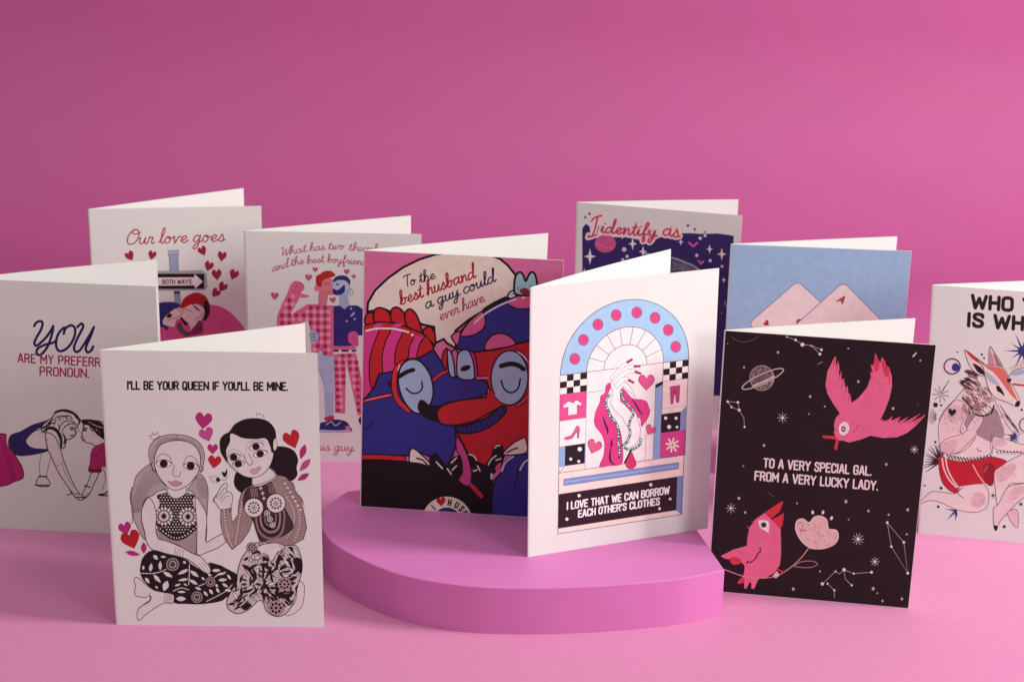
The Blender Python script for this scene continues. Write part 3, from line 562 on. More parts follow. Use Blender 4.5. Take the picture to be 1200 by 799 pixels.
    c.fo(D([(14, 640), (30, 590), (90, 552), (200, 525), (320, 510), (400, 500), (440, 470), (560, 500), (590, 560), (500, 585), (420, 625), (320, 680), (200, 714), (100, 718), (40, 700)]), 'c9262a', K, 2.0)
    c.fill(D([(400, 505), (435, 455), (520, 520), (600, 560), (480, 590), (400, 600)]), RED)
    hat = B([(100, 790), (105, 730), (130, 660), (230, 540), (350, 470), (500, 400), (600, 365), (730, 350), (960, 380), (960, 640), (740, 705), (600, 745)])+D([(500, 125), (300, 150), (180, 125)])
    c.fo(hat, NV, K, 2.5, 0)
    for P in (B([(132, 680), (180, 600), (235, 545), (300, 500), (325, 560), (310, 630), (240, 680), (160, 694)]), D([(392, 132), (400, 70), (450, 18), (520, 4), (590, 35), (625, 90), (500, 120)]), B([(500, 440), (520, 400), (600, 372), (700, 370), (760, 400), (700, 465), (600, 480), (535, 462)]), B([(820, 560), (880, 500), (950, 520), (950, 640), (860, 650)])): c.fo(P, 'e2649a', K, 1.8)
    c.line(B([(318, 485), (400, 435), (485, 395)]), K, 4.4); c.line(B([(240, 588), (320, 520), (440, 450), (560, 402)]), 'eadcf0', 1.9); c.dot(B([(622, 390)])[0], 1.8, 'f4e9e6')
    c.fo(B([(60, 700), (90, 665), (130, 660), (108, 760)]), 'e2649a', K, 1.8)
    c.fo(B([(500, 375), (520, 345), (560, 335), (575, 360), (545, 392), (512, 396)]), 'dfe6f0', K, 1.9); c.line(B([(520, 370), (560, 355)]), K, .9, 0)
    c.fo(B([(552, 350), (553, 255), (572, 205), (600, 193), (622, 220), (640, 262), (660, 222), (684, 192), (712, 210), (728, 285), (722, 350), (650, 372), (590, 372)]), '9cc4cf', K, 2.5)
    c.fill(B([(590, 335), (630, 315), (670, 335), (690, 372), (620, 365)]), '8f2440'); c.dot(B([(578, 318)])[0], .9, K); c.dot(B([(678, 300)])[0], .9, K)
    for P, cl in (([(52, 210), (68, 145), (95, 128), (88, 280), (70, 270)], RED), ([(95, 145), (115, 138), (138, 200), (155, 335), (115, 330), (100, 250)], SKY), ([(130, 150), (165, 130), (178, 200), (172, 330), (155, 330), (145, 230)], PK), ([(180, 345), (172, 190), (200, 140), (245, 133), (280, 168), (302, 255), (302, 357)], SKY), ([(268, 140), (312, 180), (332, 330), (310, 340), (300, 235)], 'c6358a')): c.fo(D(P), cl, K, 1.8)
    c.dot(D([(236, 275)])[0], 6.4, K, 3.2, -.35); c.line(D([(318, 352), (415, 350)]), K, 4.6, 0, cap=False); c.line(D([(318, 352), (415, 350)]), 'e2649a', 2.6, 0, cap=False)
    c.line(D([(630, 140), (700, 190), (745, 280), (752, 400), (720, 500), (640, 565)]), K, 5); c.line(D([(630, 140), (700, 190), (745, 280), (752, 400), (720, 500), (640, 565)]), 'd2487f', 2.6)
    c.dot(D([(580, 350)])[0], 22.6, K, 32.8, .03, 40); c.dot(D([(580, 350)])[0], 20.8, SKY, 31, .03, 40)
    c.line(D([(515, 258), (580, 242), (640, 250), (690, 282)]), K, 5.6); c.line(D([(515, 372), (538, 435), (592, 466), (645, 435), (664, 358)]), K, 2.0)
    c.line(D([(648, 150), (690, 180), (712, 215)]), 'efe6ea', 1.3); c.line(D([(465, 480), (510, 530), (560, 552)]), 'f0d8d0', .7)
    c.fo(D([(160, 735), (260, 715), (400, 662), (495, 585), (540, 572), (556, 600), (535, 640), (450, 715), (340, 768), (230, 784), (175, 768)]), '2c2c7e', K, 2.2)
    for k in range(10):
        t = k/9; x = 205+t*310; y0 = 728-150*t**1.6; c.line(D([(x, y0-2), (x+12+10*t, y0+22), (x+5+22*t, y0+42)]), K, 1.1)
    c.part('jacket_drawing')
    c.fo(E([(0, 325), (350, 322), (400, 345), (540, 375), (562, 290), (610, 268), (650, 330), (690, 370), (745, 300), (790, 290)])+F([(208, 320), (212, 430), (182, 482), (270, 535), (350, 620), (400, 690), (440, 760)])+F([(400, 900), (-700, 900)]), K, K, 1.0, 0)
    c.line(E([(20, 301), (180, 303), (352, 314)]), K, 7.4); c.line(E([(10, 301), (180, 303), (352, 314)]), 'cf2a30', 4.6)
    c.fill(F([(248, 285), (285, 268), (330, 335), (390, 360), (438, 290), (450, 225), (490, 192), (530, 210), (545, 290), (520, 380), (450, 440), (470, 640), (440, 900), (330, 900), (280, 560), (285, 480), (290, 400), (262, 340)]), K, 0)
    c.fo(F([(165, 245), (172, 140), (240, 260), (272, 360), (285, 460), (255, 530), (182, 482), (212, 420), (200, 310)]), 'cf4a90', K, 1.5)
    c.part('sleeve_drawing')
    c.fo(F([(440, 900), (440, 600), (470, 470), (515, 420), (550, 335), (620, 285), (700, 272), (760, 290), (940, 300), (940, 900)]), NV, K, 2.0, 0)
    c.line(F([(640, 390), (640, 450), (615, 550)]), K, 1.5); c.line(F([(520, 412), (548, 345), (610, 297)]), 'dcd8ea', 1.8); c.line(F([(662, 402), (690, 350), (722, 325)]), 'dcd8ea', 1.8); c.line(F([(820, 420), (830, 520), (800, 640)]), K, 1.5)
    c.part('hand_drawing')
    c.fo(E([(398, 300), (405, 250), (435, 238), (500, 290), (550, 340), (560, 362), (530, 366), (480, 352), (402, 340)]), CRM, K, 1.6); c.line(E([(455, 310), (500, 325), (535, 358)]), K, 1.9)
    c.fo(F([(530, 270), (600, 200), (680, 155), (704, 158), (715, 262), (600, 285), (550, 285)]), CRM, K, 1.6); c.line(F([(560, 268), (600, 245), (640, 232)]), K, 1.8)
    for P in (E([(608, 340), (655, 390)]), E([(694, 392), (724, 436)]), E([(724, 346), (766, 308)]), E([(732, 402), (766, 370)]), F([(265, 280), (300, 292), (322, 326)]), F([(330, 370), (350, 410)]), F([(300, 412), (326, 400)]), F([(415, 362), (438, 320), (476, 290)]), F([(466, 230), (484, 212), (506, 212)]), F([(474, 326), (512, 314)])): c.line(P, 'e4d8d6', 1.7)
    c.fill(F([(470, 385), (490, 355), (515, 350), (500, 405), (478, 412)]), 'd9588f'); c.dot(F([(440, 452)])[0], 1.6, 'b9cbe4', 4); c.line(F([(290, 528), (318, 560), (360, 606)]), 'c9283c', 5.0)
    c.part('badge_drawing')
    ctr = E([(690, 808)])[0]; c.dot(ctr, 31.2, K, n=50); c.dot(ctr, 29.8, CRM, n=50); c.dot(ctr, 17.0, K, n=40); c.dot(ctr, 15.6, '2b2b86', n=40)
    ang = lambda x, y: math.atan2(y-808, x-690)
    for ch, (x, y) in zip('IHUSB', ((565, 672), (715, 640), (775, 662), (818, 692), (852, 730))):
        a0 = ang(x, y); c.arc_text(ch, ctr, 19.8, a0, 0, 6.6, 1.7, K)
    c.heart(E([(645, 650)])[0], 9.5, 'b01a28', -.1)
    c.flush()

# ================================================================== card 6: borrow each other's clothes
def card_clothes():
    c = Card(6, 'white card with a blue arched window drawing, nearest the front on the plinth')
    m = c.mm; g, h, i_, j, k = frame(650, 340, 4.994), frame(650, 410, 9.9875), frame(730, 410, 9.9875), frame(650, 480, 9.9875), frame(730, 480, 9.9875)
    LN, SKY, PK, WH, K, CR = '6d6a78', 'a5cbec', 'e0508f', 'f6efee', '221319', 'f7e0d8'
    cx, cy = 64.3, 119.6
    arc = lambda R, a0=0, a1=180, n=40: [(cx+R*math.cos(math.radians(a0+(a1-a0)*t/n)), cy+R*math.sin(math.radians(a0+(a1-a0)*t/n))) for t in range(n+1)]
    R1, R2, R3 = 44.2, 26.5, 14.9; rect = lambda x0, y0, x1, y1: m([(x0, y0), (x1, y0), (x1, y1), (x0, y1)])
    c.part('arch_drawing')
    c.fo(m(arc(R1)), SKY, LN, .9, 0); c.fo(m(arc(R2)), 'f4ebe9', LN, .8, 0)
    c.line(m(arc(R3)), LN, .75, 0)
    for q in range(1, 9): a = math.radians(q*20+0); c.line(m([(cx+R3*math.cos(a), cy+R3*math.sin(a)), (cx+R2*math.cos(a), cy+R2*math.sin(a))]), LN, .7, 0, cap=False)
    for (x, y) in ((29.5, 129.3), (35.1, 141), (44.7, 149.8), (57, 154.6), (71, 154.8), (83.8, 150), (93.3, 141), (99, 129.2)):
        c.part('dot_drawing'); p = m([(x, y)])[0]; c.dot(p, 6.3, '77707e', 6.9, n=24); c.dot(p, 5.4, 'dd4585', 6.0, n=24)
    c.part('frame_drawing')
    c.fill(rect(38, 54.5, 90.6, cy), 'f4ebe9', 0)
    c.fill(rect(20, 12.9, 107.9, 54.6), CR, 0); c.line(m([(20, cy), (20, 12.9), (107.9, 12.9), (107.9, cy)]), LN, .8, 0); c.line(m([(38, cy), (38, 54.6), (90.6, 54.6), (90.6, cy)]), LN, .6, 0)
    c.line(m([(20, 54.6), (107.9, 54.6)]), LN, .7, 0); c.line(m([(38, cy), (90.6, cy)]), LN, .6, 0); c.line(m([(38, 106), (54, 106)]), LN, .5, 0); c.line(m([(80, 54.6), (80, 86)]), LN, .4, 0)
    c.fo(rect(85.7, 54.6, 90.6, 105.6), '8fb0dc', LN, .5, 0); c.fill(m([(85.7, 105.6), (90.6, 107.3), (90.6, 105), (85.7, 103)]), K, 0)
    for (x0, x1, y0) in ((20, 38, 107), (90.9, 108.6, 107)):
        c.fill(rect(x0, y0, x1, y0+12.4), 'f6ece6', 0)
        for r in range(3):
            for q in range(4):
                if (q+r) % 2 == (1 if x0 < 50 else 1): c.fill(rect(x0+(x1-x0)*q/4, y0+4.13*(2-r), x0+(x1-x0)*(q+1)/4, y0+4.13*(3-r)), K, 0)
    c.line(m([(108.6, cy), (108.6, 54.6)]), LN, .6, 0); c.line(m([(20, 107), (38, 107)]), LN, .4, 0)
    c.part('tile_drawing', 'pink tile with a white t-shirt'); c.fo(rect(20, 89.5, 38, 107), PK, LN, .5, 0)
    c.fo(h([(95, 655), (160, 600), (190, 610), (215, 622), (240, 595), (265, 590), (322, 628), (300, 650), (262, 640), (262, 750), (155, 765), (160, 665), (115, 680)]), WH, '8d4a6a', .4, 0)
    c.part('tile_drawing', 'white tile with a pink high heeled shoe'); c.fo(rect(20, 72.2, 38, 89.5), 'f6efee', LN, .5, 0)
    c.fo(j([(112, 330), (150, 312), (190, 300), (225, 250), (250, 195), (275, 185), (295, 215), (282, 330), (262, 328), (262, 260), (235, 290), (205, 338), (150, 350), (115, 348)]), 'cf5f8c', '7c4459', .4, 0)
    c.part('tile_drawing', 'black tile with three white dots on the left'); c.fill(rect(20, 58.5, 38, 72.2), '8fb0dc', 0); c.fill(rect(24, 58.8, 37.6, 72.2), K, 0); c.fill(m([(20.3, 54.8), (37.8, 54.8), (37.8, 58.6), (24, 58.8)]), CR, 0); c.line(m([(20.2, 54.7), (24, 58.8)]), LN, .5, 0)
    for (x, y, r) in ((293, 460, 2.6), (188, 576, 1.8), (282, 602, 1.7)): c.dot(j([(x, y)])[0], r, 'f6efee')
    c.part('tile_drawing', 'pale tile with pink trousers'); c.fo(rect(90.8, 88.3, 108.5, 107), 'f4ddda', LN, .4, 0)
    c.fo(i_([(552, 430), (668, 412), (655, 610), (625, 618), (612, 510), (602, 510), (585, 628), (560, 632)]), 'c2447e', '7c2f55', .5, 0); c.dot(i_([(606, 492)])[0], 1.5, '7c2f55')
    c.part('tile_drawing', 'black tile with four white dots on the right'); c.fill(rect(90.8, 72, 107.9, 88.3), CR, 0); c.fill(m([(104.2, 72), (107.9, 72), (107.9, 88), (104.2, 84.8)]), '8b9cc6', 0); c.fill(rect(90.6, 72, 104.2, 84.9), K, 0)
    for (x, y, r) in ((500, 97, 2.0), (622, 98, 1.9), (540, 200, 2.4), (632, 202, 1.6)): c.dot(k([(x, y)])[0], r, 'f6efee')
    c.part('tile_drawing', 'pink tile with a white flower burst'); c.fo(rect(90.6, 54.8, 108.2, 72), 'd8478c', LN, .5, 0)
    p = k([(578, 412)])[0]
    for q in range(8): a = math.pi*q/4+.2; c.line([(p[0]+2.2*math.cos(a), p[1]+2.4*math.sin(a)), (p[0]+7.4*math.cos(a), p[1]+8*math.sin(a))], 'f7ecdf', 2.0, 0)
    # cloth, beads, arm, hand
    c.part('scarf_drawing')
    c.fo(h([(645, 385), (600, 420), (588, 500), (540, 540), (528, 610), (480, 720), (465, 800)])+j([(462, 130), (480, 200), (550, 290), (582, 400), (570, 540), (525, 665), (640, 655), (770, 640), (800, 560), (790, 400), (770, 260), (700, 120), (640, 20)])+h([(640, 700), (600, 620), (620, 520), (655, 440)]), 'd93f86', '8c2f5c', .5)
    c.fo(i_([(5, 455), (-30, 440), (-35, 600), (60, 680), (120, 760), (200, 800)])+k([(215, 190), (240, 170), (300, 80), (318, 0)])+i_([(312, 700), (280, 610), (220, 580), (150, 575), (100, 560), (40, 490)]), 'd93f86', '8c2f5c', .5)
    for P in (j([(565, 80), (590, 160), (620, 240), (615, 290)]), j([(660, 430), (645, 540), (660, 610), (705, 640)]), j([(670, 340), (665, 400), (660, 440)])): c.line(P, K, 2.2, taper=.8)
    c.line(i_([(105, 570), (150, 640), (200, 720), (235, 760)]), '5c1c3c', 2.2, taper=.8)
    c.part('hand_drawing', 'raised hand and forearm with dark red nails')
    arm = h([(720, 330), (665, 350), (655, 420), (690, 500), (665, 560), (650, 620), (690, 690), (800, 800)])+j([(800, 110), (880, 250), (870, 380), (800, 430)])+k([(60, 465), (150, 400), (195, 340), (205, 220), (160, 60), (130, 0)])+i_([(110, 740), (20, 640), (-30, 600), (-35, 480), (0, 430), (70, 480), (150, 560), (110, 470), (60, 400), (-30, 330)])
    c.fo(arm, 'f8f1f0', '8a7a80', .6, 0)
    for P in ([(-120, 330), (-60, 260), (0, 190), (60, 135)], [(-100, 350), (-30, 280), (40, 215), (140, 190)], [(-90, 380), (-20, 310), (60, 250), (150, 255)], [(-70, 420), (-20, 360), (30, 335), (70, 355)]):
        c.line(i_(P), '8a7a80', 6.0, taper=-.35); c.line(i_(P), 'f8f1f0', 5.0, taper=-.35)
    for P in ([(50, 145), (105, 112)], [(135, 192), (195, 188)], [(145, 255), (205, 275)], [(68, 352), (122, 380)]): c.line(i_(P), '9c2a4c', 2.7, 0)
    c.part('bead_string_drawing')
    path = bspl(h([(650, 520), (610, 570), (605, 650), (640, 730), (650, 800)])+j([(660, 80), (720, 160), (745, 240), (745, 380), (760, 440), (755, 550)]), 8)
    path2 = bspl(i_([(-20, 490), (0, 560), (50, 630), (110, 690), (120, 760)])+k([(100, 90), (70, 180), (85, 280), (40, 380), (0, 420), (60, 465), (130, 455), (200, 400), (205, 345)]), 8)
    for pth in (path, path2):
        c.line(pth, '2c3b4a', 3.0, 0); last = None; q = 0
        for p in pth:
            if last is None or math.hypot(p[0]-last[0], p[1]-last[1]) > 2.5: c.dot(p, 1.15, ('e4f4f2', '5fb8ae', 'c8dcf0')[q % 3], n=8); last = p; q += 1
    c.fo(k([(90, 480), (130, 560), (155, 630), (130, 675), (80, 690), (40, 665), (30, 620), (60, 560)]), 'd2366f', '7c2344', .6); c.line(k([(95, 470), (60, 540), (20, 620)]), K, 2.0, 0)
    for (p, s, r) in ((g([(537, 541)])[0], 16, 0), (j([(458, 435)])[0], 14.5, .35), (k([(318, 240)])[0], 10.5, .5)):
        c.part('heart_drawing'); c.heart(p, s*1.04, '8c4a66', r); c.heart(p, s*.92, 'df5a8e', r)
    c.part('sill_drawing'); c.fo(rect(23.5, 45.6, 104.2, 49.9), '7f98cf', '5f5f78', .6, 0); c.line(m([(24, 47.8), (103.8, 47.6)]), 'a8bfe6', 1.0, 0, cap=False)
    c.part('sign_panel_drawing'); c.fill(rect(20.2, 16.6, 103.7, 40.2), '2c1420', 0); c.fo(m([(103.7, 16.6), (107.8, 13), (107.8, 40.2), (103.7, 40.2)]), '8193c6', LN, .5, 0); c.line(m([(20.2, 13), (103.7, 16.6)]), LN, .01, 0)
    c.line(m([(20.2, 16.6), (103.7, 16.6), (107.8, 13)]), LN, .5, 0)
    l = frame(650, 540, 7.5)
    for (x, y, r) in ((215, 303, 1.9), (845, 208, 1.9), (1015, 332, 1.6), (922, 418, 1.7), (108, 510, 1.9)): c.dot(l([(x, y)])[0], r, 'f4ecec')
    c.part('lettering')
    u = (.03, -1); c.text('I LOVE THAT WE CAN BORROW', m([(26.3, 28.9)])[0], m([(98.0, 29.2)])[0], 7.9, 1.72, 'f6efee', None, 0, u); c.text("EACH OTHER'S CLOTHES", m([(34.2, 22.3)])[0], m([(91.2, 22.5)])[0], 7.6, 1.72, 'f6efee', None, 0, u)
    c.flush()

# ================================================================== card 1: both ways
def card_both_ways():
    c = Card(1, 'card lettered Our love goes with a signpost and hearts, farthest back on the left')
    c.hs = .86
    a, b = frame(90, 210, 4.205), frame(180, 290, 6.658)
    LN, NV, PK = '3a1822', '2c2a70', 'd2468c'
    c.part('lettering'); c.text('Our love goes', a([(243, 322)])[0], a([(728, 305)])[0], 7.6, 1.45, 'b02a48', HAND, .12, (0, -1))
    c.part('hill_drawing'); c.fo(b([(-260, 900), (-200, 660), (-60, 560), (100, 480), (250, 440), (420, 445), (520, 462), (600, 510), (660, 570), (720, 650), (800, 800), (830, 960)]), 'd9558f', 'b43a74', .4)
    c.part('signpost_drawing')
    c.fo(b([(118, 30), (190, 28), (195, 190), (125, 190)]), '9aa5c4', '6b6f88', .5, 0); c.fo(b([(112, 25), (196, 22), (194, 55), (114, 58)]), 'a9b2cc', '6b6f88', .5, 0)
    c.fo(b([(160, 345), (205, 345), (215, 500), (170, 500)]), '8f9abb', '6b6f88', .5, 0); c.fill(b([(158, 340), (208, 338), (206, 362), (160, 364)]), '41404e', 0)
    c.fo(b([(-180, 190), (380, 180), (412, 205), (418, 310), (400, 332), (-180, 340)]), 'a8a2aa', '8d858c', .4, 0)
    c.fill(b([(-180, 205), (395, 205), (395, 322), (-180, 325)]), '1c1216', 0)
    c.fill(b([(-180, 236), (315, 233), (320, 208), (385, 266), (325, 320), (318, 296), (-180, 300)]), 'efdcdc', 0)
    c.text('BOTH WAYS', b([(70, 286)])[0], b([(292, 282)])[0], 4.8, 1.0, '2a1a20')
    for k, (x, y, s, r) in enumerate(((262, 380, 11, -.5), (370, 376, 10, .3), (620, 355, 10.5, -.45), (715, 382, 11, .15), (650, 430, 11, .35), (690, 472, 12, -.1), (773, 472, 11.5, .4), (717, 533, 11, .55), (683, 562, 10.5, .65), (340, 455, 10, .2), (215, 470, 10, -.4))):
        c.part('heart_drawing'); c.heart(a([(x, y)])[0], s*.98, 'a3203f', r, None, 0, 1.15)
    c.part('couple_drawing')
    c.fill(b([(40, 435), (110, 425), (180, 432), (215, 470), (160, 520), (110, 640), (60, 620), (-80, 640), (-60, 500)]), NV)
    c.fo(b([(70, 590), (85, 545), (160, 480), (230, 460), (330, 440), (395, 480), (385, 540), (330, 640), (290, 650), (270, 590), (190, 560), (160, 620), (100, 610)]), 'eecfcc', LN, .5)
    c.fill(b([(205, 470), (235, 400), (290, 362), (350, 352), (410, 385), (438, 450), (430, 500), (400, 470), (350, 440), (290, 445), (240, 470)]), 'b8182a')
    c.fill(b([(395, 420), (430, 430), (440, 500), (415, 560), (385, 570), (400, 520), (392, 470)]), '25121a'); c.fill(b([(300, 440), (340, 470), (370, 500), (330, 480)]), '25121a'); c.fill(b([(215, 540), (262, 590), (250, 610), (210, 560)]), '25121a'); c.fill(b([(100, 540), (125, 512), (145, 530), (125, 550)]), '25121a')
    for P in ([(100, 570), (180, 545), (240, 500)], [(180, 470), (210, 500), (240, 480), (300, 500)], [(320, 560), (360, 540), (385, 500)]): c.line(b(P), LN, .6)
    c.fill(b([(180, 625), (205, 580), (240, 640), (300, 680), (240, 690)]), '5a4a5c'); c.fill(b([(260, 680), (320, 620), (350, 570), (385, 590), (380, 660), (330, 680)]), '8a2a5c')
    for P in ([(300, 640), (330, 610), (350, 640)], [(340, 650), (370, 620), (375, 650)]): c.line(b(P), '3a1030', .9)
    c.flush()

# ================================================================== card 2: you are my preferred pronoun
def card_pronoun():
    c = Card(2, 'card lettered YOU in blue brush script, cut off by the left edge')
    t, f = frame(20, 360, 8.875), frame(0, 470, 6.146)
    MG, NV, LN, K = 'b5206c', '25245e', '3a2226', '1a0f14'
    c.part('lettering', 'dark blue brush lettering YOU')
    for P in ([(178, 195), (200, 160), (240, 145), (265, 165), (250, 230), (205, 310), (180, 370), (200, 400), (250, 365), (320, 290), (375, 200)], [(375, 195), (368, 260), (330, 380), (290, 450), (240, 495), (205, 480), (215, 430), (290, 390), (370, 370), (410, 345)],
              [(485, 275), (505, 220), (560, 188), (600, 215), (600, 290), (560, 380), (500, 440), (440, 455), (408, 410), (410, 330), (440, 260), (490, 210)], [(628, 205), (670, 170), (688, 200), (660, 260), (615, 350), (592, 420), (610, 462), (650, 450), (700, 380), (760, 280), (800, 205)], [(798, 208), (770, 290), (725, 390), (715, 440), (735, 468), (770, 450), (792, 408)]):
        c.line(t(P), '1c1a52', 3.0)
    c.part('lettering', 'magenta capitals')
    c.text('ARE MY PREFERRED', t([(12, 568)])[0], t([(990, 622)])[0], 9.6, 1.75, 'a51d5c'); c.text('PRONOUN.', t([(240, 706)])[0], t([(745, 728)])[0], 9.6, 1.75, 'a51d5c')
    c.part('woman_drawing', 'bending woman in a navy top and magenta skirt')
    c.fo(f([(-190, 420), (-150, 300), (-60, 240), (20, 235), (50, 250), (60, 310), (110, 390), (160, 480), (165, 550), (100, 580), (40, 605), (-40, 612), (-150, 590)]), MG, K, 1.2)
    for P in ([(20, 330), (60, 450), (95, 575)], [(60, 380), (90, 480), (105, 560)], [(-40, 300), (-20, 450), (0, 600)]): c.line(f(P), '7c1248', 1.0)
    c.line(f([(-300, 560), (-220, 600), (-150, 560)]), LN, 1.05)
    c.fo(f([(200, 260), (260, 210), (330, 210), (350, 290), (330, 345), (250, 350), (190, 300)]), 'e1ddd9', LN, .95)
    c.fill(f([(48, 245), (70, 238), (78, 300), (55, 320)]), 'efdcd8')
    c.fill(f([(75, 245), (150, 215), (230, 170), (310, 145), (370, 130), (320, 190), (270, 200), (200, 255), (190, 300), (240, 335), (340, 345), (330, 365), (200, 392), (110, 385), (60, 315)]), NV)
    c.fo(f([(330, 230), (390, 250), (430, 330), (460, 430), (500, 530), (560, 650), (600, 680), (590, 710), (540, 690), (480, 600), (420, 510), (370, 400), (340, 330)]), 'e1ddd9', LN, 1.05)
    c.line(f([(300, 370), (285, 460), (290, 540)]), LN, .6); c.line(f([(370, 380), (350, 470), (330, 540)]), LN, .6)
    c.fo(f([(280, 545), (330, 545), (360, 590), (345, 612), (285, 612), (262, 590)]), 'e1ddd9', LN, 1.05); c.line(f([(282, 540), (335, 542)]), K, 1.8); c.line(f([(250, 602), (300, 605), (350, 604)]), K, 1.5)
    hair = f([(300, 210), (310, 170), (380, 110), (400, 75), (460, 60), (520, 75), (565, 115), (570, 160), (540, 200), (545, 240), (510, 270), (480, 280), (465, 330), (440, 335), (430, 270), (400, 215), (350, 200), (320, 225)])
    c.fo(hair, 'e1ddd9', K, 1.2)
    rnd = random.Random(3)
    for P, w in (([(390, 90), (450, 68), (530, 90), (570, 140)], 2.2), ([(300, 195), (340, 175), (380, 125)], 2.4), ([(310, 220), (350, 190), (400, 200), (440, 260), (445, 330)], 2.6), ([(400, 120), (430, 110), (500, 105), (520, 130)], 1.2), ([(420, 200), (460, 150), (500, 140)], 1.1), ([(440, 230), (470, 180), (520, 160), (560, 165)], 1.1), ([(460, 310), (470, 270), (450, 230)], 2.0), ([(330, 185), (370, 160), (400, 160)], 1.4), ([(500, 200), (530, 195)], 1.4), ([(505, 250), (530, 248)], 1.8), ([(415, 160), (430, 190), (420, 220)], 1.2), ([(540, 110), (575, 135), (565, 165)], 2.4)): c.line(f(P), K, w*1.15, taper=.6)
    for q in range(26):
        t = q/25; x, y = 330+t*230, 150-70*math.sin(t*3.1)+t*30; c.line(f([(x, y), (x+rnd.uniform(5, 22), y+rnd.uniform(10, 30)), (x+rnd.uniform(-5, 25), y+rnd.uniform(30, 66))]), rnd.choice((K, LN, '6a4a44')), rnd.uniform(.35, .7), taper=.8)
    for P, w in (([(505, 192), (520, 186), (538, 196)], 1.3), ([(512, 205), (528, 204)], 1.4), ([(545, 205), (556, 228), (542, 234)], .6), ([(505, 252), (522, 244), (536, 252)], 1.3), ([(440, 430), (470, 520), (530, 620)], .5), ([(400, 470), (430, 455)], .6), ([(340, 270), (330, 300), (345, 320)], .6)): c.line(f(P), K, w)
    c.part('woman_drawing', 'short haired woman in a magenta t-shirt')
    c.fo(f([(600, 190), (590, 240), (590, 270), (620, 295), (660, 305), (690, 320), (760, 290), (770, 180), (700, 140), (620, 150)]), 'e1ddd9', LN, 1.05)
    c.fill(f([(588, 135), (640, 130), (700, 140), (750, 170), (800, 220), (790, 290), (740, 270), (690, 230), (650, 180), (600, 165)]), K); c.line(f([(640, 150), (700, 180), (740, 190)]), 'efdcd8', .7); c.line(f([(690, 200), (720, 230)]), 'efdcd8', .7); c.line(f([(600, 205), (620, 205)]), K, 1.2, 0)
    c.fo(f([(670, 340), (720, 310), (790, 290), (870, 330), (960, 420), (960, 560), (860, 520), (760, 470), (730, 480), (720, 515), (640, 505), (650, 440), (655, 380)]), 'b0286a', K, .6)
    c.line(f([(645, 490), (680, 500), (728, 495)]), '6a0f30', 3.0, 0); c.line(f([(750, 330), (700, 380), (690, 400)]), '6a0f30', .8)
    for P, w in (([(598, 198), (612, 192), (630, 196)], 1.4), ([(602, 210), (622, 212)], 1.2), ([(594, 250), (604, 262), (596, 268)], .7), ([(600, 276), (614, 280)], 1.0), ([(700, 215), (722, 222), (716, 250)], .8), ([(640, 160), (690, 190), (720, 240)], .9), ([(620, 150), (600, 175)], 1.6), ([(660, 150), (650, 185), (670, 215)], 1.4)): c.line(f(P), K, w)
    c.fo(f([(660, 515), (710, 520), (670, 610), (650, 660), (610, 700), (595, 680), (610, 630), (640, 570)]), 'e1ddd9', LN, 1.05); c.line(f([(608, 605), (650, 620)]), K, 1.4, 0)
    for P in ([(480, 675), (520, 660), (500, 640)], [(545, 690), (580, 690), (620, 690)], [(560, 710), (600, 710)], [(600, 700), (640, 660)], [(530, 665), (570, 670)]): c.line(f(P), K, 1.4, taper=.4)
    c.line(f([(745, 480), (760, 560), (735, 640)]), LN, .6); c.line(f([(710, 670), (750, 665), (785, 645), (780, 675), (720, 676)]), K, 1.6)
    c.flush()

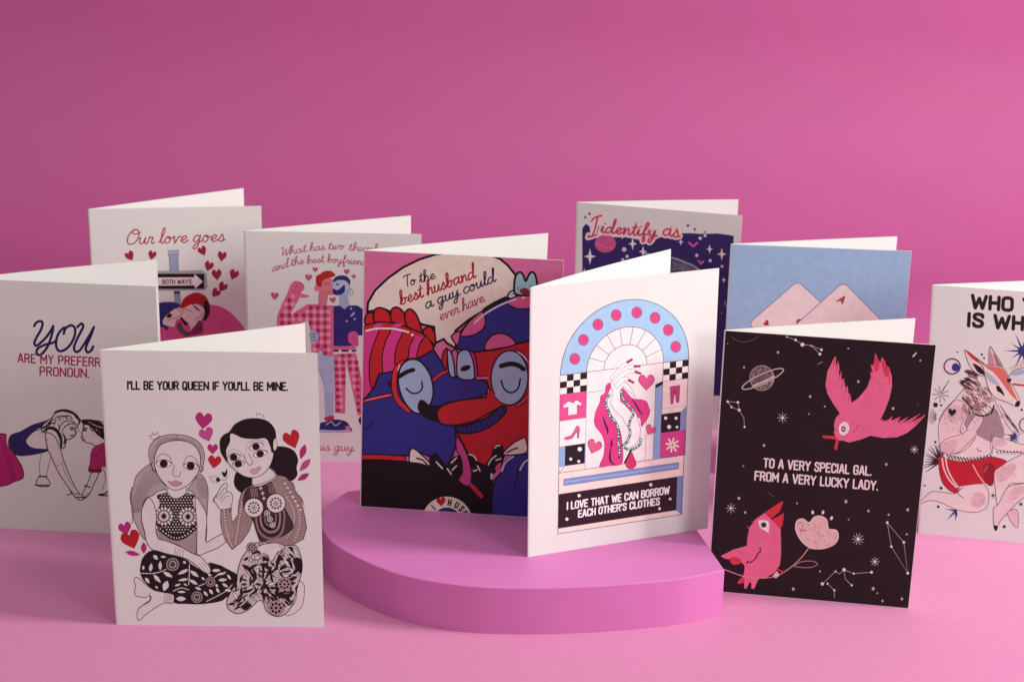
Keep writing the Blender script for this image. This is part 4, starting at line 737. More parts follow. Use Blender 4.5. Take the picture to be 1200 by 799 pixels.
# ================================================================== card 4: two thumbs
def plaid(c, poly, x0, y0, dx, dy, base, dark, light, shear=0.0):
    c.fill(poly, base, 0)
    for r in range(60):
        for q in range(40):
            x, y = x0+q*dx+shear*r*dy, y0+r*dy
            cell = [(x, y), (x+dx*.52, y), (x+dx*.52, y+dy*.52), (x, y+dy*.52)]
            if inside((x+dx*.26, y+dy*.26), poly) and all(inside(p, poly) for p in cell[:4:2]): c.add([cell], dark)
            cell = [(x+dx*.52, y+dy*.52), (x+dx, y+dy*.52), (x+dx, y+dy), (x+dx*.52, y+dy)]
            if all(inside(p, poly) for p in cell): c.add([cell], light)
def card_thumbs():
    c = Card(4, 'card with a plaid shirted man beside a bearded man in navy')
    c.hs = .87
    t, a, z, l = frame(310, 270, 10), frame(300, 300, 6.658), frame(360, 370, 9.9875), frame(280, 390, 4.7)
    PK, DK, LT, NV, BL = 'df6a92', 'a82a56', 'eda3b8', '2e2c74', 'a9b6d4'
    c.part('lettering'); u = (-.05, -1)
    for s, P0, P1 in (('What', (190, 298), (492, 248)), ('has', (528, 242), (705, 226)), ('two', (745, 226), (932, 218)), ('thumbs', (985, 232), (1420, 262)), ('and', (85, 486), (282, 424)), ('the', (305, 418), (462, 388)), ('best', (495, 390), (698, 372)), ('boyfriend?', (735, 372), (1250, 412))):
        c.text(s, t([P0])[0], t([P1])[0], 4.3, 1.05, 'b5586f', HAND, .1, u)
    c.text('this guy.', l([(395, 645)])[0], l([(640, 650)])[0], 5.2, 1.1, 'b5586f', HAND, .1, (0, -1))
    for x, y, s in ((145, 315, 9.5), (410, 170, 8.5), (462, 108, 6.5), (708, 125, 7), (763, 162, 5.5), (600, 345, 7.5), (900, 260, 8), (960, 160, 7)): c.part('heart_drawing'); c.heart(a([(x, y)])[0], s, 'c05a78', .1 if x < 600 else -.1)
    c.part('man_drawing', 'red haired man in a pink plaid shirt and pale jeans, arm raised with thumb out')
    c.fo(l([(455, 120), (440, 200), (470, 300), (475, 460), (520, 470), (525, 120)]), BL, '8f9abc', .4, 0)
    c.fill(z([(105, 470), (190, 400), (215, 470), (310, 480), (310, 900), (205, 900), (190, 620), (150, 620), (125, 680)]), 'b3bedb', 0)
    c.fo(a([(500, 260), (560, 260), (545, 385), (490, 380)]), 'd9788c', 'b04a6c', .4)
    plaid(c, a([(160, 545), (165, 470), (200, 380), (240, 300), (270, 220), (340, 280), (350, 310), (300, 400), (250, 480), (300, 440), (400, 375), (490, 375), (545, 385), (605, 385), (605, 780), (560, 780), (500, 740), (470, 780), (430, 740), (430, 600), (405, 500), (340, 530), (280, 545)]), 320, 305, 8.4, 8.9, PK, DK, LT)
    c.fill(a([(270, 230), (290, 200), (330, 195), (370, 220), (378, 255), (350, 290), (408, 305), (410, 320), (350, 325), (300, 300), (265, 270)]), PK)
    for P in ([(285, 225), (330, 270)], [(300, 205), (350, 255)], [(330, 200), (370, 240)], [(270, 260), (350, 300)], [(300, 265), (330, 215)], [(330, 290), (360, 235)]): c.line(a(P), 'b94a74', .7, 0)
    c.fo(a([(480, 215), (500, 180), (560, 170), (605, 200), (605, 295), (560, 300), (510, 290), (485, 260)]), 'dd7f90', 'b04a6c', .4); c.dot(a([(475, 250)])[0], 3.0, 'dd7f90', 4)
    c.fill(a([(468, 215), (470, 160), (500, 140), (530, 120), (580, 115), (615, 140), (612, 160), (560, 175), (520, 195), (510, 235), (490, 240)]), 'b52a24'); c.line(a([(540, 215), (560, 212), (575, 220)]), '5a2030', .8); c.line(a([(545, 280), (575, 285)]), '9a3450', .7)
    c.fill(z([(25, 200), (90, 165), (125, 220), (130, 270), (90, 320), (45, 330), (35, 260)]), 'a9b8d6')
    for k in range(3): c.line(z([(40, 222+k*36), (100, 208+k*34)]), '4a5a86', .8, 0)
    c.part('man_drawing', 'bearded blue toned man in a navy shirt and plaid trousers')
    c.fill(a([(655, 290), (710, 300), (725, 390), (690, 415), (650, 390)]), 'a9b6d4'); c.fill(a([(605, 200), (640, 190), (720, 200), (735, 230), (745, 280), (700, 300), (605, 280)]), 'b9c6e0')
    c.fill(a([(605, 180), (640, 155), (700, 155), (735, 190), (730, 225), (700, 195), (640, 188), (608, 205)]), NV); c.fill(a([(600, 255), (640, 265), (690, 225), (690, 280), (650, 305), (605, 298)]), NV); c.dot(a([(635, 222)])[0], 2.0, '2a2a50', 1.0); c.ring(a([(735, 280)])[0], 3.5, '8c9ac0', .9)
    c.fill(a([(605, 390), (650, 385), (690, 415), (725, 385), (790, 385), (860, 430), (900, 560), (850, 620), (790, 620), (780, 700), (605, 705)]), NV, 0)
    for x, y in ((742, 410), (765, 445), (745, 465), (770, 492), (708, 508), (755, 455)): c.spark(a([(x, y)])[0], 1.8, 'c9bfe0', .4)
    plaid(c, z([(305, 355), (570, 355), (570, 395), (305, 400)]), 361, 405.5, 8.2, 5, PK, DK, LT)
    for x0, x1 in ((310, 370), (400, 485), (520, 575)): c.fill(z([(x0, 398), (x1, 396), (x1, 420), (x0, 422)]), '23225a', 0)
    plaid(c, l([(525, 118), (600, 112), (645, 112), (675, 250), (685, 455), (655, 455), (610, 250), (590, 140), (585, 445), (528, 440)]), 391.5, 414.5, 8.0, 8.0, PK, DK, LT, .04)
    c.fill(z([(485, 210), (540, 180), (590, 210), (600, 350), (540, 345), (485, 300)]), 'dc5a96'); c.line(z([(520, 235), (580, 255)]), 'a83068', .7, 0); c.line(z([(510, 280), (575, 300)]), 'a83068', .7, 0)
    c.part('shoe_drawing')
    c.fill(l([(445, 520), (450, 495), (480, 488), (520, 475), (585, 485), (612, 515), (612, 545), (450, 545)]), '2a2a66'); c.line(l([(448, 538), (530, 542), (612, 538)]), 'b9bede', 2.2, 0); c.fill(l([(472, 465), (520, 455), (520, 475), (480, 485)]), 'b23050'); c.line(l([(480, 505), (510, 488), (530, 510), (560, 492)]), 'c5c8e4', .9); c.fill(l([(585, 515), (612, 510), (612, 538), (590, 538)]), 'd27a98', 0)
    c.part('shoe_drawing'); c.fill(l([(660, 490), (690, 520), (740, 520), (770, 505), (765, 480), (700, 460), (665, 465)]), '2a2a66')
    c.flush()

# ================================================================== card 7: night sky
def card_identify():
    c = Card(7, 'card with a dark purple starry sky, at the back behind the plinth')
    a, b = frame(670, 230, 6.658), frame(780, 250, 9.9875)
    PU, WH = '322a66', 'efe6f0'
    c.part('night_sky_drawing')
    edge = a([(82, 250), (110, 215), (140, 235), (150, 330), (260, 318), (420, 320), (560, 345), (700, 318)])+b([(150, 310), (185, 235), (300, 232), (400, 240), (480, 240), (600, 235), (720, 250), (800, 265)])
    bot = c.mm([(121, 30), (60, 26), (6, 30)])
    c.fill(edge+c.mm([(121, 130), (121, 80)])+bot+c.mm([(6, 70), (6, 110)]), PU, 0)
    rnd = random.Random(9)
    for k in range(46):
        x, y = rnd.uniform(12, 116), rnd.uniform(34, 140); an = rnd.uniform(-.6, .2); l = rnd.uniform(4, 14)
        c.line(c.mm([(x, y), (x+l*.5, y+l*.5*math.sin(an)+1), (x+l*math.cos(an), y+l*math.sin(an))]), rnd.choice(('40367a', '2a2258', '4a3a80', '5a3f78')), rnd.uniform(.8, 2.6), taper=.7)
    c.part('planet_drawing'); c.dot(a([(262, 370)])[0], 12.4, 'cf5a8c', 10.6, 0, 24); c.line(a([(200, 370), (250, 400), (320, 400)]), 'dd7aa2', 1.2)
    c.part('spaceship_drawing'); c.fill(b([(60, 540), (180, 550), (370, 650), (380, 900), (40, 900), (40, 600)]), '5d5c70', 0); c.line(b([(-250, 470), (80, 522), (220, 570), (372, 645), (520, 800)]), 'b4aed0', 1.8)
    for P in ([(90, 580), (130, 600), (100, 640)], [(150, 600), (220, 640), (180, 670)], [(60, 660), (200, 640), (300, 650)], [(200, 590), (250, 620)]): c.line(b(P), '9a98a8', .8)
    c.line(c.mm([(118, 108), (122, 98), (121, 92)]), 'a9a0c8', 1.0)
    c.part('lettering', 'crimson handwriting with a white edge')
    for w, cl in ((6.4, 'f1dcdc'), (2.0, 'c83658')):
        c.text('I', a([(132, 322)])[0], a([(214, 300)])[0], 9.8, w, cl, HAND, .12, (0, -1))
        c.text('identify', a([(225, 282)])[0], a([(660, 318)])[0], 6.9, w, cl, HAND, .16, (0, -1)); c.text('as', a([(708, 302)])[0], b([(160, 285)])[0], 7.8, w, cl, HAND, .12, (0, -1))
    c.line(a([(196, 285), (205, 255), (212, 235)]), '8d86a0', 1.3)
    for p, r, col in ((a([(142, 470)])[0], 9.6, 'efe0f2'), (a([(475, 372)])[0], 7.4, WH), (a([(556, 432)])[0], 6.8, WH), (b([(515, 420)])[0], 5.6, WH), (b([(658, 478)])[0], 7.6, 'f3e0d0'), (b([(178, 335)])[0], 4.4, WH), (b([(680, 780)])[0], 3.8, WH), (a([(100, 585)])[0], 3.6, WH)):
        c.part('star_drawing'); c.spark(p, r, col, .26, r*.72)
    for p, r in ((a([(410, 415)])[0], 2.7), (a([(432, 470)])[0], 2.0), (a([(398, 495)])[0], 1.9), (b([(405, 292)])[0], 2.1), (b([(462, 262)])[0], 1.8), (b([(365, 493)])[0], 2.0), (b([(522, 553)])[0], 1.9), (b([(660, 620)])[0], 1.7)): c.part('star_drawing'); c.dot(p, r, 'ddd0e8', n=10)
    for p, r in ((b([(262, 145)])[0], 2.6), (b([(342, 188)])[0], 2.3), (b([(460, 222)])[0], 1.7), (a([(105, 165)])[0], 2.2), (a([(138, 138)])[0], 2.2)): c.part('star_drawing'); c.spark(p, r, '4a3038', .45)
    for P in ([(275, 345), (325, 385), (372, 345)], [(385, 558), (415, 590), (440, 562)]): c.part('bird_drawing'); c.line(b(P), 'cf6aa2', 2.3, 0)
    c.part('flower_drawing')
    for q in range(7): c.part('flower_drawing'); c.leaf(c.mm([(118+rnd.uniform(-2, 5), 24-q*2.0)])[0], c.mm([(122+rnd.uniform(-1, 4), 28-q*2)])[0], 2.6, 'b02a5c')
    c.part('star_dust_drawing')
    for q in range(60):
        p = c.mm([(rnd.uniform(10, 120), rnd.uniform(34, 150))])[0]
        if inside(p, edge+bot): c.dot(p, rnd.uniform(.3, .6), 'b9aed4', n=6)
    c.flush()

# ================================================================== card 8: two playing cards on blue
def card_aces():
    c = Card(8, 'sky blue card with two tilted playing cards printed on it')
    a = frame(840, 260, 4.615)
    c.part('background_print'); c.fill(c.mm([(0, 0), (127.5, 0), (127.5, 178), (0, 178)]), '9dbbdd', 0)
    def pc(pts):                                   # rounded card outline with a darker edge line
        out = []; n = len(pts)
        for i in range(n):
            A, B, C2 = [np.array(pts[j % n], float) for j in (i-1, i, i+1)]; r = 7.5
            P, Q = B+(A-B)/np.hypot(*(A-B))*r, B+(C2-B)/np.hypot(*(C2-B))*r
            out += [tuple((1-t)**2*P+2*t*(1-t)*B+t*t*Q) for t in [k/7 for k in range(8)]]
        c.part('playing_card_drawing'); c.fill(out, 'efd9d8', 0); c.line(out, '6c82ad', .9, 0, True)
        return out
    pc([(934.5, 329.5), (877, 379.5), (940, 437), (998, 387)])
    c.heart((898.5, 379), 6.0, 'b02438', -.85); c.heart((938, 385), 17, 'b02438', -.85)
    pc([(988.5, 330.5), (928, 384.5), (988, 440), (1047, 390)])
    c.heart((990, 388), 17, 'b02438', .8)
    p = (985.5, 351.5); c.line([(p[0]-4.4, p[1]+1.6), (p[0]+3.8, p[1]-3.6)], 'a42440', 1.8, 0); c.line([(p[0]+3.8, p[1]-3.6), (p[0]+1.4, p[1]+3.8)], 'a42440', 2.2, 0); c.line([(p[0]-1, p[1]-.3), (p[0]+2, p[1]+1.8)], 'a42440', 2.2, 0)
    c.flush()

# ================================================================== card 9: birds in space
def card_birds():
    c = Card(9, 'black card with two pink birds and white stars, front right')
    a, b, d, e, t = frame(850, 380, 6.658), frame(960, 400, 5.707), frame(840, 570, 6.658), frame(920, 580, 4.994), frame(870, 520, 7.059)
    BG, WH, GR, PK, RD = '1d1215', 'efe6e2', '9c8a88', 'ec7096', 'dc3346'
    c.part('background_print'); c.fill(c.mm([(0, 0), (127.5, 0), (127.5, 178), (0, 178)]), BG, 0)
    c.part('lettering'); u = (.07, -1)
    c.text('TO A VERY SPECIAL GAL.', t([(176, 190)])[0], t([(1062, 258)])[0], 9.7, 1.95, 'f1e3df', None, 0, u)
    c.text('FROM A VERY LUCKY LADY.', t([(104, 296)])[0], t([(1116, 380)])[0], 9.7, 1.95, 'f1e3df', None, 0, u)
    c.part('flying_bird_drawing')
    bird = b([(105, 100), (112, 105), (110, 165), (128, 130), (135, 175), (130, 230), (148, 195), (148, 260), (165, 245), (175, 310), (190, 295), (196, 350), (208, 350), (216, 410), (260, 380), (320, 310), (345, 240), (340, 200), (355, 210), (345, 155), (362, 160), (368, 130), (378, 80), (395, 120), (408, 145), (420, 105), (440, 130), (450, 175), (465, 170), (485, 230), (487, 300), (470, 380), (440, 460), (408, 525), (428, 520), (425, 535), (455, 525), (490, 500), (480, 530), (545, 502), (520, 545), (600, 500), (560, 545), (680, 480), (610, 545), (715, 488), (650, 560), (590, 610), (520, 640), (430, 645), (340, 630), (280, 655), (200, 675), (150, 660), (108, 610), (98, 560), (110, 510), (138, 482), (90, 410), (55, 350), (42, 290), (55, 200)])
    c.fill([(x, y) for x, y in bird], PK, 0)
    for P in ([(105, 110), (95, 160)], [(128, 140), (118, 190)], [(145, 205), (128, 260)], [(163, 255), (150, 310)], [(187, 305), (172, 350)], [(205, 355), (196, 395)], [(378, 95), (380, 150)], [(425, 115), (420, 160)], [(352, 165), (358, 210)], [(455, 180), (462, 240)], [(470, 220), (472, 290)], [(480, 510), (450, 535)], [(535, 508), (500, 538)], [(590, 508), (540, 548)], [(665, 490), (590, 545)], [(700, 495), (640, 550)], [(345, 205), (345, 250)], [(400, 140), (396, 190)]): c.line(b(P), 'd83850', 2.0, 0, taper=.5)
    c.fill(b([(372, 88), (382, 92), (402, 150), (385, 200), (366, 180)]), 'dc3e58'); c.fill(b([(425, 112), (445, 150), (470, 200), (450, 240), (425, 190)]), 'dc3e58')
    rnd = random.Random(5)
    for k in range(140):
        p = b([(rnd.uniform(50, 640), rnd.uniform(160, 660))])[0]
        if inside(p, bird): c.dot(p, rnd.uniform(.35, .9), rnd.choice(('e8688e', 'd84a74', 'ea7398')), n=6)
    c.fill(b([(20, 628), (110, 632), (135, 648), (128, 680), (118, 728), (100, 720), (112, 655), (24, 646)]), RD, 0)
    c.fill(b([(98, 600), (140, 600), (150, 660), (120, 650)]), PK); c.dot(b([(166, 582)])[0], 6.2, 'f4ece6', 8.0, .25, 20); c.dot(b([(162, 585)])[0], 2.6, '3a3540', 3.4); c.spark(b([(162, 585)])[0], 2.6, 'e8e0e0', .3); c.line(b([(225, 610), (245, 590), (262, 560)]), 'c43a64', .9)
    c.part('perched_bird_drawing')
    c.fill(d([(375, 202), (300, 255), (255, 320), (238, 400), (235, 460), (130, 490), (30, 540), (60, 560), (100, 565), (115, 600), (150, 608), (190, 590), (215, 610), (218, 640), (205, 700), (160, 750), (172, 758), (215, 740), (212, 790), (232, 795), (255, 745), (268, 745), (270, 795), (292, 795), (320, 730), (330, 718), (390, 705), (450, 670), (492, 610), (502, 520), (500, 400), (498, 330)]), 'ec7096', 0)
    c.fill(d([(520, 115), (500, 118), (375, 200), (425, 248), (490, 195)]), RD, 0); c.fill(d([(525, 205), (470, 235), (430, 255), (496, 335), (515, 290)]), RD, 0)
    c.fill(d([(100, 560), (118, 602), (150, 608), (190, 592), (180, 560), (130, 545)]), 'd83a50'); c.fill(d([(165, 740), (205, 700), (215, 740), (172, 758)]), 'd83a50')
    c.line(d([(338, 475), (340, 505), (318, 520), (312, 548), (290, 570), (262, 592), (240, 582), (232, 600)]), '5a1830', 1.5, 0)
    c.fill(d([(330, 262), (400, 270), (408, 330), (400, 360), (380, 345), (345, 325), (328, 295)]), 'f4ece6'); c.dot(d([(366, 298)])[0], 3.2, '3a3f48', 3.0); c.spark(d([(366, 298)])[0], 4.2, '20242c', .35, n=4, rot=.78)
    for k in range(70):
        p = d([(rnd.uniform(230, 500), rnd.uniform(250, 700))])[0]; c.dot(p, rnd.uniform(.35, .8), rnd.choice(('e8688e', 'da4c76')), n=6)
    c.part('stem_drawing'); c.line(d([(60, 645), (140, 675), (220, 700), (330, 712), (450, 700), (540, 655), (610, 600), (670, 540), (715, 480)]), 'd99a9a', 1.1); c.line(d([(600, 615), (660, 585), (740, 580), (785, 600), (750, 625), (680, 630), (605, 622)]), 'b08488', 1.0); c.fill(d([(435, 695), (470, 655), (490, 690), (460, 715)]), 'e8c8c4', 0); c.line(d([(470, 640), (525, 670)]), RD, 1.6, 0)
    c.part('flower_drawing')
    fl = e([(140, 305), (90, 260), (62, 200), (70, 150), (105, 138), (140, 160), (170, 128), (210, 122), (245, 145), (255, 195), (300, 205), (312, 245), (290, 285), (240, 308), (190, 314)])
    c.fo(fl, 'e8c2be', 'f0d8d4', .9)
    for k in range(60):
        x, y = rnd.uniform(70, 300), rnd.uniform(140, 305); P = e([(x, y), (x+rnd.uniform(-16, 16), y+rnd.uniform(-14, 14)), (x+rnd.uniform(-10, 24), y+rnd.uniform(-16, 16))])
        if all(inside(q, fl) for q in P): c.line(P, rnd.choice(('b37c7e', 'a86e72', 'e8c4c0')), .55)
    for x, y in ((162, 100), (222, 100), (272, 134)): c.part('petal_drop_drawing'); c.dot(e([(x, y)])[0], 1.6, 'efe0da', 2.4, (x-190)*.006)
    c.part('ringed_planet_drawing'); ctr = a([(285, 418)])[0]
    c.dot(ctr, 14.3, '6c5d5c', 14.6, 0, 28); c.ring(ctr, 14.2, 'b5a6a3', .8, 14.6)
    for k in range(44):
        an, rr = rnd.uniform(0, 6.28), 13*math.sqrt(rnd.random()); x, y = ctr[0]+rr*math.cos(an), ctr[1]+rr*math.sin(an); t2 = rnd.uniform(0, 3.1)
        c.line([(x-2.4*math.cos(t2), y-2.4*math.sin(t2)), (x+1, y+.6), (x+2.4*math.cos(t2), y+2.4*math.sin(t2))], rnd.choice(('c4b6b2', 'a89a97', '403231')), .6)
    c.ring(a([(292, 425)])[0], 26.5, 'cbbdb8', 1.3, 5.6, -.43, 40); c.line(a([(215, 480), (260, 462), (320, 435), (380, 405)]), 'e4d8d2', 1.5)
    def stars(fr, L, col='bfb2af'):
        for x, y, r in L: c.part('star_drawing'); c.dot(fr([(x, y)])[0], r*.75, col, r*.85, n=9)
    def burst(p, r, n=8): c.part('star_drawing'); c.rays(p, r*.15, r, n, 'bfb4b2', .75); c.dot(p, r*.26, 'efe8e6', n=8)
    def links(fr, runs, pts): 
        c.part('constellation_drawing')
        for R in runs: c.line(fr(R), 'a39694', .8, 0)
        for x, y, r in pts: c.dot(fr([(x, y)])[0], r, 'efe6e2', n=9)
    links(a, [[(480, 98), (548, 122), (602, 158), (672, 165), (750, 198)], [(672, 165), (738, 232)]], [(480, 98, 1.0), (548, 122, 1.6), (602, 158, 2.4), (750, 198, 1.6), (738, 232, 1.7), (672, 168, 1.0)])
    links(a, [[(18, 602), (98, 608), (108, 668), (48, 645), (18, 602)], [(108, 668), (145, 730), (150, 800)]], [(18, 602, 1.5), (98, 608, 1.6), (108, 668, 1.8), (48, 645, 1.3), (150, 800, 1.3)])
    links(e, [[(598, 160), (695, 275), (718, 455), (622, 300), (598, 160)]], [(598, 160, 1.6), (695, 275, 1.6), (718, 455, 1.7), (622, 300, 1.5)])
    links(e, [[(218, 518), (295, 445), (318, 460), (345, 435), (402, 458), (506, 450)], [(345, 435), (352, 490), (390, 526)], [(248, 516), (288, 555), (288, 600)]], [(218, 518, 1.9), (345, 435, 2.0), (506, 450, 1.7), (402, 458, 1.2), (295, 445, 1.1), (390, 526, 1.3), (248, 516, 1.2), (288, 555, 1.3)])
    stars(a, [(411, 218, 2.0), (146, 335, 1.7), (662, 563, 2.0), (652, 698, 1.2), (775, 640, 1.2), (18, 150, .9)]); stars(b, [(262, 268, 2.1), (494, 448, 2.1), (195, 48, 1.3), (676, 128, 1.4), (40, 435, 1.0)]); stars(b, [(660, 425, 1.9)], '3f3a6c')
    stars(d, [(172, 90, 2.3), (222, 200, 1.8), (625, 130, 1.2)]); stars(e, [(356, 38, 2.3), (488, 92, 1.9), (718, 85, 2.2), (606, 114, 1.6), (712, 228, 1.5), (48, 548, 2.3), (516, 546, 2.5), (684, 606, 2.0), (570, 618, 1.7), (372, 142, 1.2), (205, 445, 1.5), (540, 572, 1.2), (70, 45, 1.0)]); stars(t, [(178, 12, 2.0), (8, 182, 1.2), (858, 470, 1.8), (1190, 168, 2.0)])
    burst(a([(446, 728)])[0], 6.2); burst(d([(110, 168)])[0], 6.0); burst(e([(428, 256)])[0], 7.0, 10); burst(e([(526, 388)])[0], 5.4); burst(b([(636, 722)])[0], 4.8)
    c.part('comet_drawing'); c.line(b([(628, 100), (648, 78)]), 'cfc4c0', 1.9, 0); c.part('comet_drawing'); c.line(a([(722, 312), (758, 292)]), '8f8482', 1.0, 0); c.part('orbit_drawing'); c.line(a([(50, 100), (110, 135), (190, 130), (255, 98)]), '5f5354', .9); c.part('comet_drawing'); c.line(d([(400, 42), (450, 80)]), '4f4a66', 1.0, 0)
    c.flush()

# ================================================================== card 10: fox headed figure
def card_fox():
    c = Card(10, 'card with a seated fox headed figure in red shorts, cut off by the right edge')
    h, a, b = frame(1070, 320, 4.992), frame(1080, 400, 6.658), frame(1080, 500, 6.658)
    LN, SK, PK, K, NV = '3c272d', 'ebdcd8', 'd79aa2', '20141a', '34387e'
    c.part('lettering'); u = (.03, -1)
    c.text('WHO YOU ARE', h([(345, 202)])[0], h([(1130, 258)])[0], 14.2, 4.3, K, None, 0, (.05, -1)); c.text('IS WHO I LOVE', h([(325, 308)])[0], h([(1150, 366)])[0], 14.2, 4.3, K, None, 0, (.05, -1))
    c.part('eye_drawing'); p = a([(238, 195)])[0]; c.dot(p, 10.4, '3c4468', 9.8, 0, 24); c.dot(p, 8.6, 'ead8e2', 8.0, 0, 24); c.dot(a([(265, 202)])[0], 4.6, NV, 4.9)
    for p, r0, r1, n, w, col in ((a([(790, 75)])[0], 6, 22, 11, 2.2, NV), (a([(722, 742)])[0], 2, 9.5, 10, 1.5, NV), (b([(712, 85)])[0], 2, 9, 9, 1.4, NV)):
        c.part('star_burst_drawing')
        for q in range(n): an = 2*math.pi*q/n+.3; c.line([p, (p[0]+r1*(1 if q % 2 else .72)*math.cos(an), p[1]+r1*(1 if q % 2 else .72)*math.sin(an))], col, w*1.5, 0, taper=-.95)
        c.dot(p, r0, col)
    c.part('star_burst_drawing'); p = b([(268, 655)])[0]
    for x, y in ((190, 640), (200, 722), (265, 735), (280, 700), (225, 690)): c.line([p, b([(x, y)])[0]], NV, 3.0, 0, taper=-.9)
    c.part('star_burst_drawing'); c.rays(a([(150, 410)])[0], 1.5, 10, 9, '6c5258', .9, .3); c.line(a([(150, 410), (215, 302)]), '6c5258', .9, 0)
    rnd = random.Random(7)
    c.part('fur_drawing')
    for q in range(16):
        an = -1.9+q*.16; c.line([b([(150, 270)])[0], (b([(150, 270)])[0][0]-24*math.cos(an)*(.7+.3*rnd.random()), b([(150, 270)])[0][1]+24*math.sin(an)*(.8+.3*rnd.random()))], rnd.choice((K, LN, '8b7478')), 2.6, 0, taper=-.8)
    for q in range(9): an = 2.3+q*.22; P = a([(130, 590)])[0]; c.line([(P[0]+3*math.cos(an), P[1]+3*math.sin(an)), (P[0]+12*math.cos(an), P[1]+12*math.sin(an))], '7c6a70', .8, 0)
    c.part('fox_figure_drawing')
    # back leg, body, arms
    c.fo(b([(-40, 620), (0, 570), (80, 505), (180, 512), (260, 520), (330, 470), (430, 450), (500, 460), (525, 540), (510, 620), (450, 660), (370, 665), (260, 640), (150, 590), (80, 575), (20, 585)]), SK, LN, .7); c.dot(b([(440, 570)])[0], 8.5, 'e2bec3', 10, .6)
    c.fo(a([(330, 370), (270, 440), (190, 520), (140, 600), (135, 700), (145, 800)])+b([(150, 200), (260, 230), (380, 262), (480, 240), (550, 200), (560, 80), (640, 60), (720, 60)])+a([(660, 640), (600, 520), (560, 440), (460, 380)]), SK, LN, .7, 0)
    c.fill(a([(300, 450), (340, 480), (360, 560), (330, 650), (400, 700), (450, 740), (540, 780), (640, 740), (620, 620), (575, 520), (500, 560), (430, 560), (370, 480)]), 'a78d94')
    c.fo(a([(265, 460), (200, 520), (150, 600), (130, 680), (140, 800)])+b([(160, 190), (260, 210), (350, 170), (420, 80)])+a([(340, 720), (300, 700), (320, 620), (352, 560), (340, 500), (310, 465)]), 'ecd0d2', LN, .6)
    c.fill(a([(200, 560), (250, 490), (310, 520), (320, 590), (250, 640)]), 'e2bec3'); c.heart(a([(236, 556)])[0], 8.5, K, .15)
    c.fo(b([(160, 195), (150, 140), (200, 90), (300, 60), (360, 20)])+a([(350, 680), (400, 600), (440, 560), (480, 580), (470, 640), (430, 700)])+b([(430, 60), (340, 150), (270, 205)]), 'ebcfd0', LN, .6)
    for P in ([(395, 610), (425, 640)], [(420, 590), (450, 620)], [(440, 575), (470, 600)]): c.line(a(P), 'c08088', .7, 0)
    c.fill(b([(150, 170), (200, 110), (280, 100), (260, 180), (200, 210)]), 'e2bec3')
    c.line(b([(435, 165), (440, 185), (465, 190)]), LN, .9); c.line(b([(545, 60), (535, 150), (555, 210)]), LN, .6)
    for q in range(14): P = b([(205+q*26, 232+22*math.sin(q/13*3.14))])[0]; c.line([(P[0]-1, P[1]-2), (P[0]+2, P[1]+2.2)], K, 1.3, 0)
    # far arm and second leg
    c.fo(b([(560, 80), (640, 90), (760, 130), (860, 150), (900, 190), (800, 200), (660, 190), (560, 160)]), SK, LN, .6); c.fill(b([(560, 90), (640, 95), (660, 140), (570, 150)]), 'e2bec3')
    for q in range(8): P = b([(590+q*26, 195)])[0]; c.dot(P, 1.1, K, n=6); c.line([P, (P[0]+2, P[1]+3)], LN, .5, 0)
    c.fo(b([(570, 350), (640, 290), (760, 225), (900, 160), (960, 260), (900, 420), (760, 440), (680, 455), (600, 620), (575, 480)]), SK, LN, .7); c.fill(b([(580, 350), (680, 290), (740, 300), (680, 400), (600, 430)]), 'e2bec3')
    c.fo(b([(690, 460), (800, 440), (900, 430), (860, 500), (760, 580), (680, 660), (610, 740), (585, 800), (565, 780), (560, 640), (600, 600), (640, 520)]), 'ecd2d2', LN, .7); c.fill(b([(700, 490), (780, 460), (800, 500), (720, 570), (680, 560)]), 'e2bec3')
    c.fo(b([(670, 670), (720, 640), (750, 660), (755, 760), (740, 785), (700, 740)]), 'e6c4c6', LN, .6); c.fill(b([(560, 770), (590, 770), (590, 800), (575, 810)]), K)
    # shorts
    c.fo(b([(135, 235), (205, 250), (300, 270), (420, 262), (520, 235), (590, 240), (662, 270), (600, 320), (565, 350), (555, 450), (500, 440), (310, 465), (270, 515), (200, 480), (150, 400)]), 'c01e2e', '7c1420', .7)
    c.fill(b([(480, 300), (560, 290), (570, 340), (550, 455), (500, 430)]), '96182a'); c.line(b([(400, 295), (440, 370), (490, 440)]), 'e8b0aa', 1.4); c.line(b([(510, 310), (490, 350)]), 'a4545c', 2.6, 0)
    for o_ in (0, 28): c.line(b([(160+o_, 245), (175+o_, 330), (215+o_, 410), (270+o_*.6, 470)]), 'ecd5d0', 1.7)
    c.line(b([(300, 470), (400, 455), (490, 448)]), 'ecd5d0', 1.6); c.line(b([(300, 480), (285, 520), (330, 555)]), LN, .7)
    # ruff
    for q in range(60):
        x, y = rnd.uniform(330, 540), rnd.uniform(330, 540)
        if (x-330)*.5+330 < y+60: 
            c.leaf(a([(x-rnd.uniform(15, 35), y+rnd.uniform(-26, 6))])[0], a([(x+25, y+rnd.uniform(8, 46))])[0], rnd.uniform(2.4, 4.6), rnd.choice(('e6c8c8', 'd9a8a8', 'efdcd8', '9c7078', 'c48c8c')), K, .45)
    for q in range(16): c.leaf(a([(340+rnd.uniform(-15, 30), 220+q*8)])[0], a([(430+rnd.uniform(-20, 30), 250+q*9)])[0], 3.4, rnd.choice(('e6d0d0', 'cf9a9a', '5a3f44')), LN, .4)
    c.line(a([(320, 440), (370, 490), (410, 560), (470, 580), (540, 560), (565, 500)]), K, 2.0)
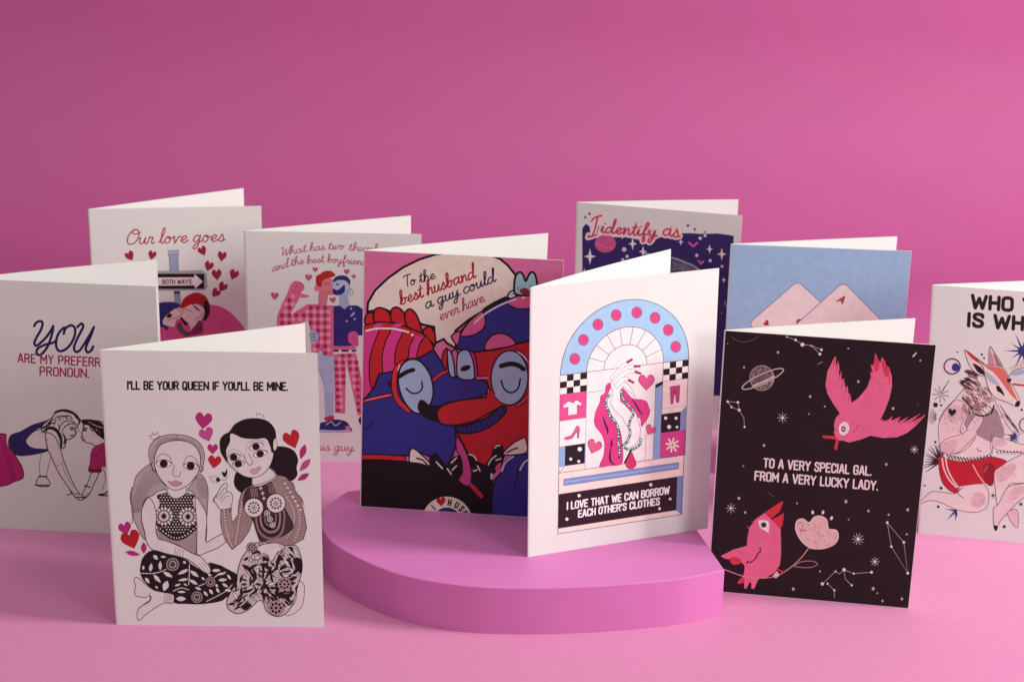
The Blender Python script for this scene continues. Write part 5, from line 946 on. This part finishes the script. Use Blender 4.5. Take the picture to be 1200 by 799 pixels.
    for q in range(85):
        x, y = rnd.uniform(315, 560), rnd.uniform(320, 560)
        if (x-440)**2/130**2+(y-440)**2/125**2 < 1:
            P = a([(x-12-rnd.random()*14, y-rnd.uniform(8, 30)), (x+rnd.uniform(-6, 6), y), (x+rnd.uniform(-4, 14), y+rnd.uniform(10, 34))]); c.line(P, rnd.choice((K, LN, '9c7078', 'ead6d4', 'ead6d4')), rnd.uniform(.4, .9), taper=.85)
    for q in range(34):
        an = 2.0+q*.075; x, y = 420+95*math.cos(an), 330-120*math.sin(an)*-.2+q*4-60
        c.line(a([(x, y), (x-rnd.uniform(20, 42), y-rnd.uniform(6, 26))]), rnd.choice((K, LN)), 1.2, 0, taper=-.9)
    for q in range(120):                                               # hatching on the limbs
        cx_, cy_, rx_, ry_ = rnd.choice(((240, 600, 90, 90), (560, 640, 80, 90)))
        x, y = rnd.uniform(cx_-rx_, cx_+rx_), rnd.uniform(cy_-ry_, cy_+ry_); c.line(a([(x, y), (x+rnd.uniform(8, 16), y+rnd.uniform(14, 30))]), rnd.choice(('b08c92', '8a6a72', 'c8a6aa')), .35, 0)
    for q in range(90):
        x, y = rnd.choice(((rnd.uniform(590, 730), rnd.uniform(300, 430)), (rnd.uniform(390, 500), rnd.uniform(500, 640)), (rnd.uniform(640, 760), rnd.uniform(470, 600)), (rnd.uniform(170, 270), rnd.uniform(110, 200))))
        c.line(b([(x, y), (x+rnd.uniform(10, 24), y+rnd.uniform(-12, 12))]), rnd.choice(('b08c92', '9a7a82', 'c8a6aa')), .35, 0)
    # head
    c.fo(a([(340, 68), (350, 130), (380, 200), (430, 250), (490, 270), (510, 200), (430, 130)]), 'e9d3d2', LN, .8); c.fill(a([(345, 72), (400, 105), (490, 180), (440, 165), (380, 120)]), 'c23a48'); c.fill(a([(400, 170), (470, 210), (495, 260), (440, 240)]), K)
    c.fo(a([(535, 40), (570, 90), (630, 190), (590, 200), (530, 195), (525, 110)]), 'e0c4c6', LN, .8); c.fill(a([(535, 80), (560, 130), (570, 190), (535, 190)]), 'd58a96'); c.fill(a([(560, 90), (600, 150), (625, 200), (590, 190)]), '8d7a80')
    c.fo(a([(430, 135), (500, 180), (620, 195), (660, 240), (690, 310), (740, 400), (765, 460), (760, 500), (735, 505), (660, 470), (580, 440), (530, 380), (500, 290), (480, 200)]), 'efdedb', LN, .7)
    c.fill(a([(440, 138), (500, 185), (620, 205), (665, 260), (700, 350), (750, 460), (700, 420), (640, 340), (570, 250), (500, 200)]), 'dd7468'); c.fill(a([(500, 230), (570, 290), (610, 340), (560, 330), (510, 290)]), 'b4bcc6'); c.fill(a([(582, 348), (610, 352), (640, 400), (645, 425), (615, 400), (590, 385)]), K); c.fill(a([(740, 470), (762, 462), (768, 490), (745, 508), (728, 495)]), K)
    c.fo(a([(668, 300), (700, 250), (760, 215), (860, 200), (960, 230), (960, 340), (860, 350), (740, 340), (690, 325)]), 'e4dcdf', LN, .7); c.fill(a([(665, 300), (690, 285), (700, 305), (680, 320)]), K); c.line(a([(720, 330), (790, 340), (860, 335)]), 'c43848', 1.6); c.fill(a([(700, 262), (760, 222), (830, 225), (770, 260)]), '9fb4cf')
    for q in range(9): c.line(a([(700+q*12, 240-q*6), (690+q*14, 200-q*8)]), 'b99a84', .9, 0, taper=.5)
    for q in range(10): c.line(a([(600+q*14, 480+q*22), (640+q*12, 540+q*16), (660+q*12, 600+q*14)]), rnd.choice((LN, K, 'b08a8c')), 1.2, taper=.7)
    c.ring(a([(820, 650)])[0], 8.5, '3c4468', 1.2)
    for q in range(34):
        p = c.mm([(rnd.uniform(4, 120), rnd.uniform(14, 138))])[0]
        c.part('dot_drawing') if False else None
        c.dot(p, rnd.uniform(.3, .7), rnd.choice((K, 'a8737c')), n=6)
    for fr, L in ((a, [(108, 495, 3.0), (153, 497, 1.4), (470, 102, 1.4), (487, 130, 1.2), (780, 533, 1.5), (280, 85, 1.0)]), (b, [(107, 118, 1.5), (152, 477, 1.9), (130, 622, 1.7), (645, 777, 1.9), (775, 602, 1.8), (25, 457, 1.2)])):
        for x, y, r in L: c.part('dot_drawing'); c.dot(fr([(x, y)])[0], r, '2c2430', n=10)
    c.part('star_burst_drawing'); c.spark(b([(558, 535)])[0], 3.6, K, .3)
    c.flush()

card_queens(); card_husband(); card_clothes(); card_both_ways(); card_pronoun(); card_thumbs(); card_identify(); card_aces(); card_birds(); card_fox()
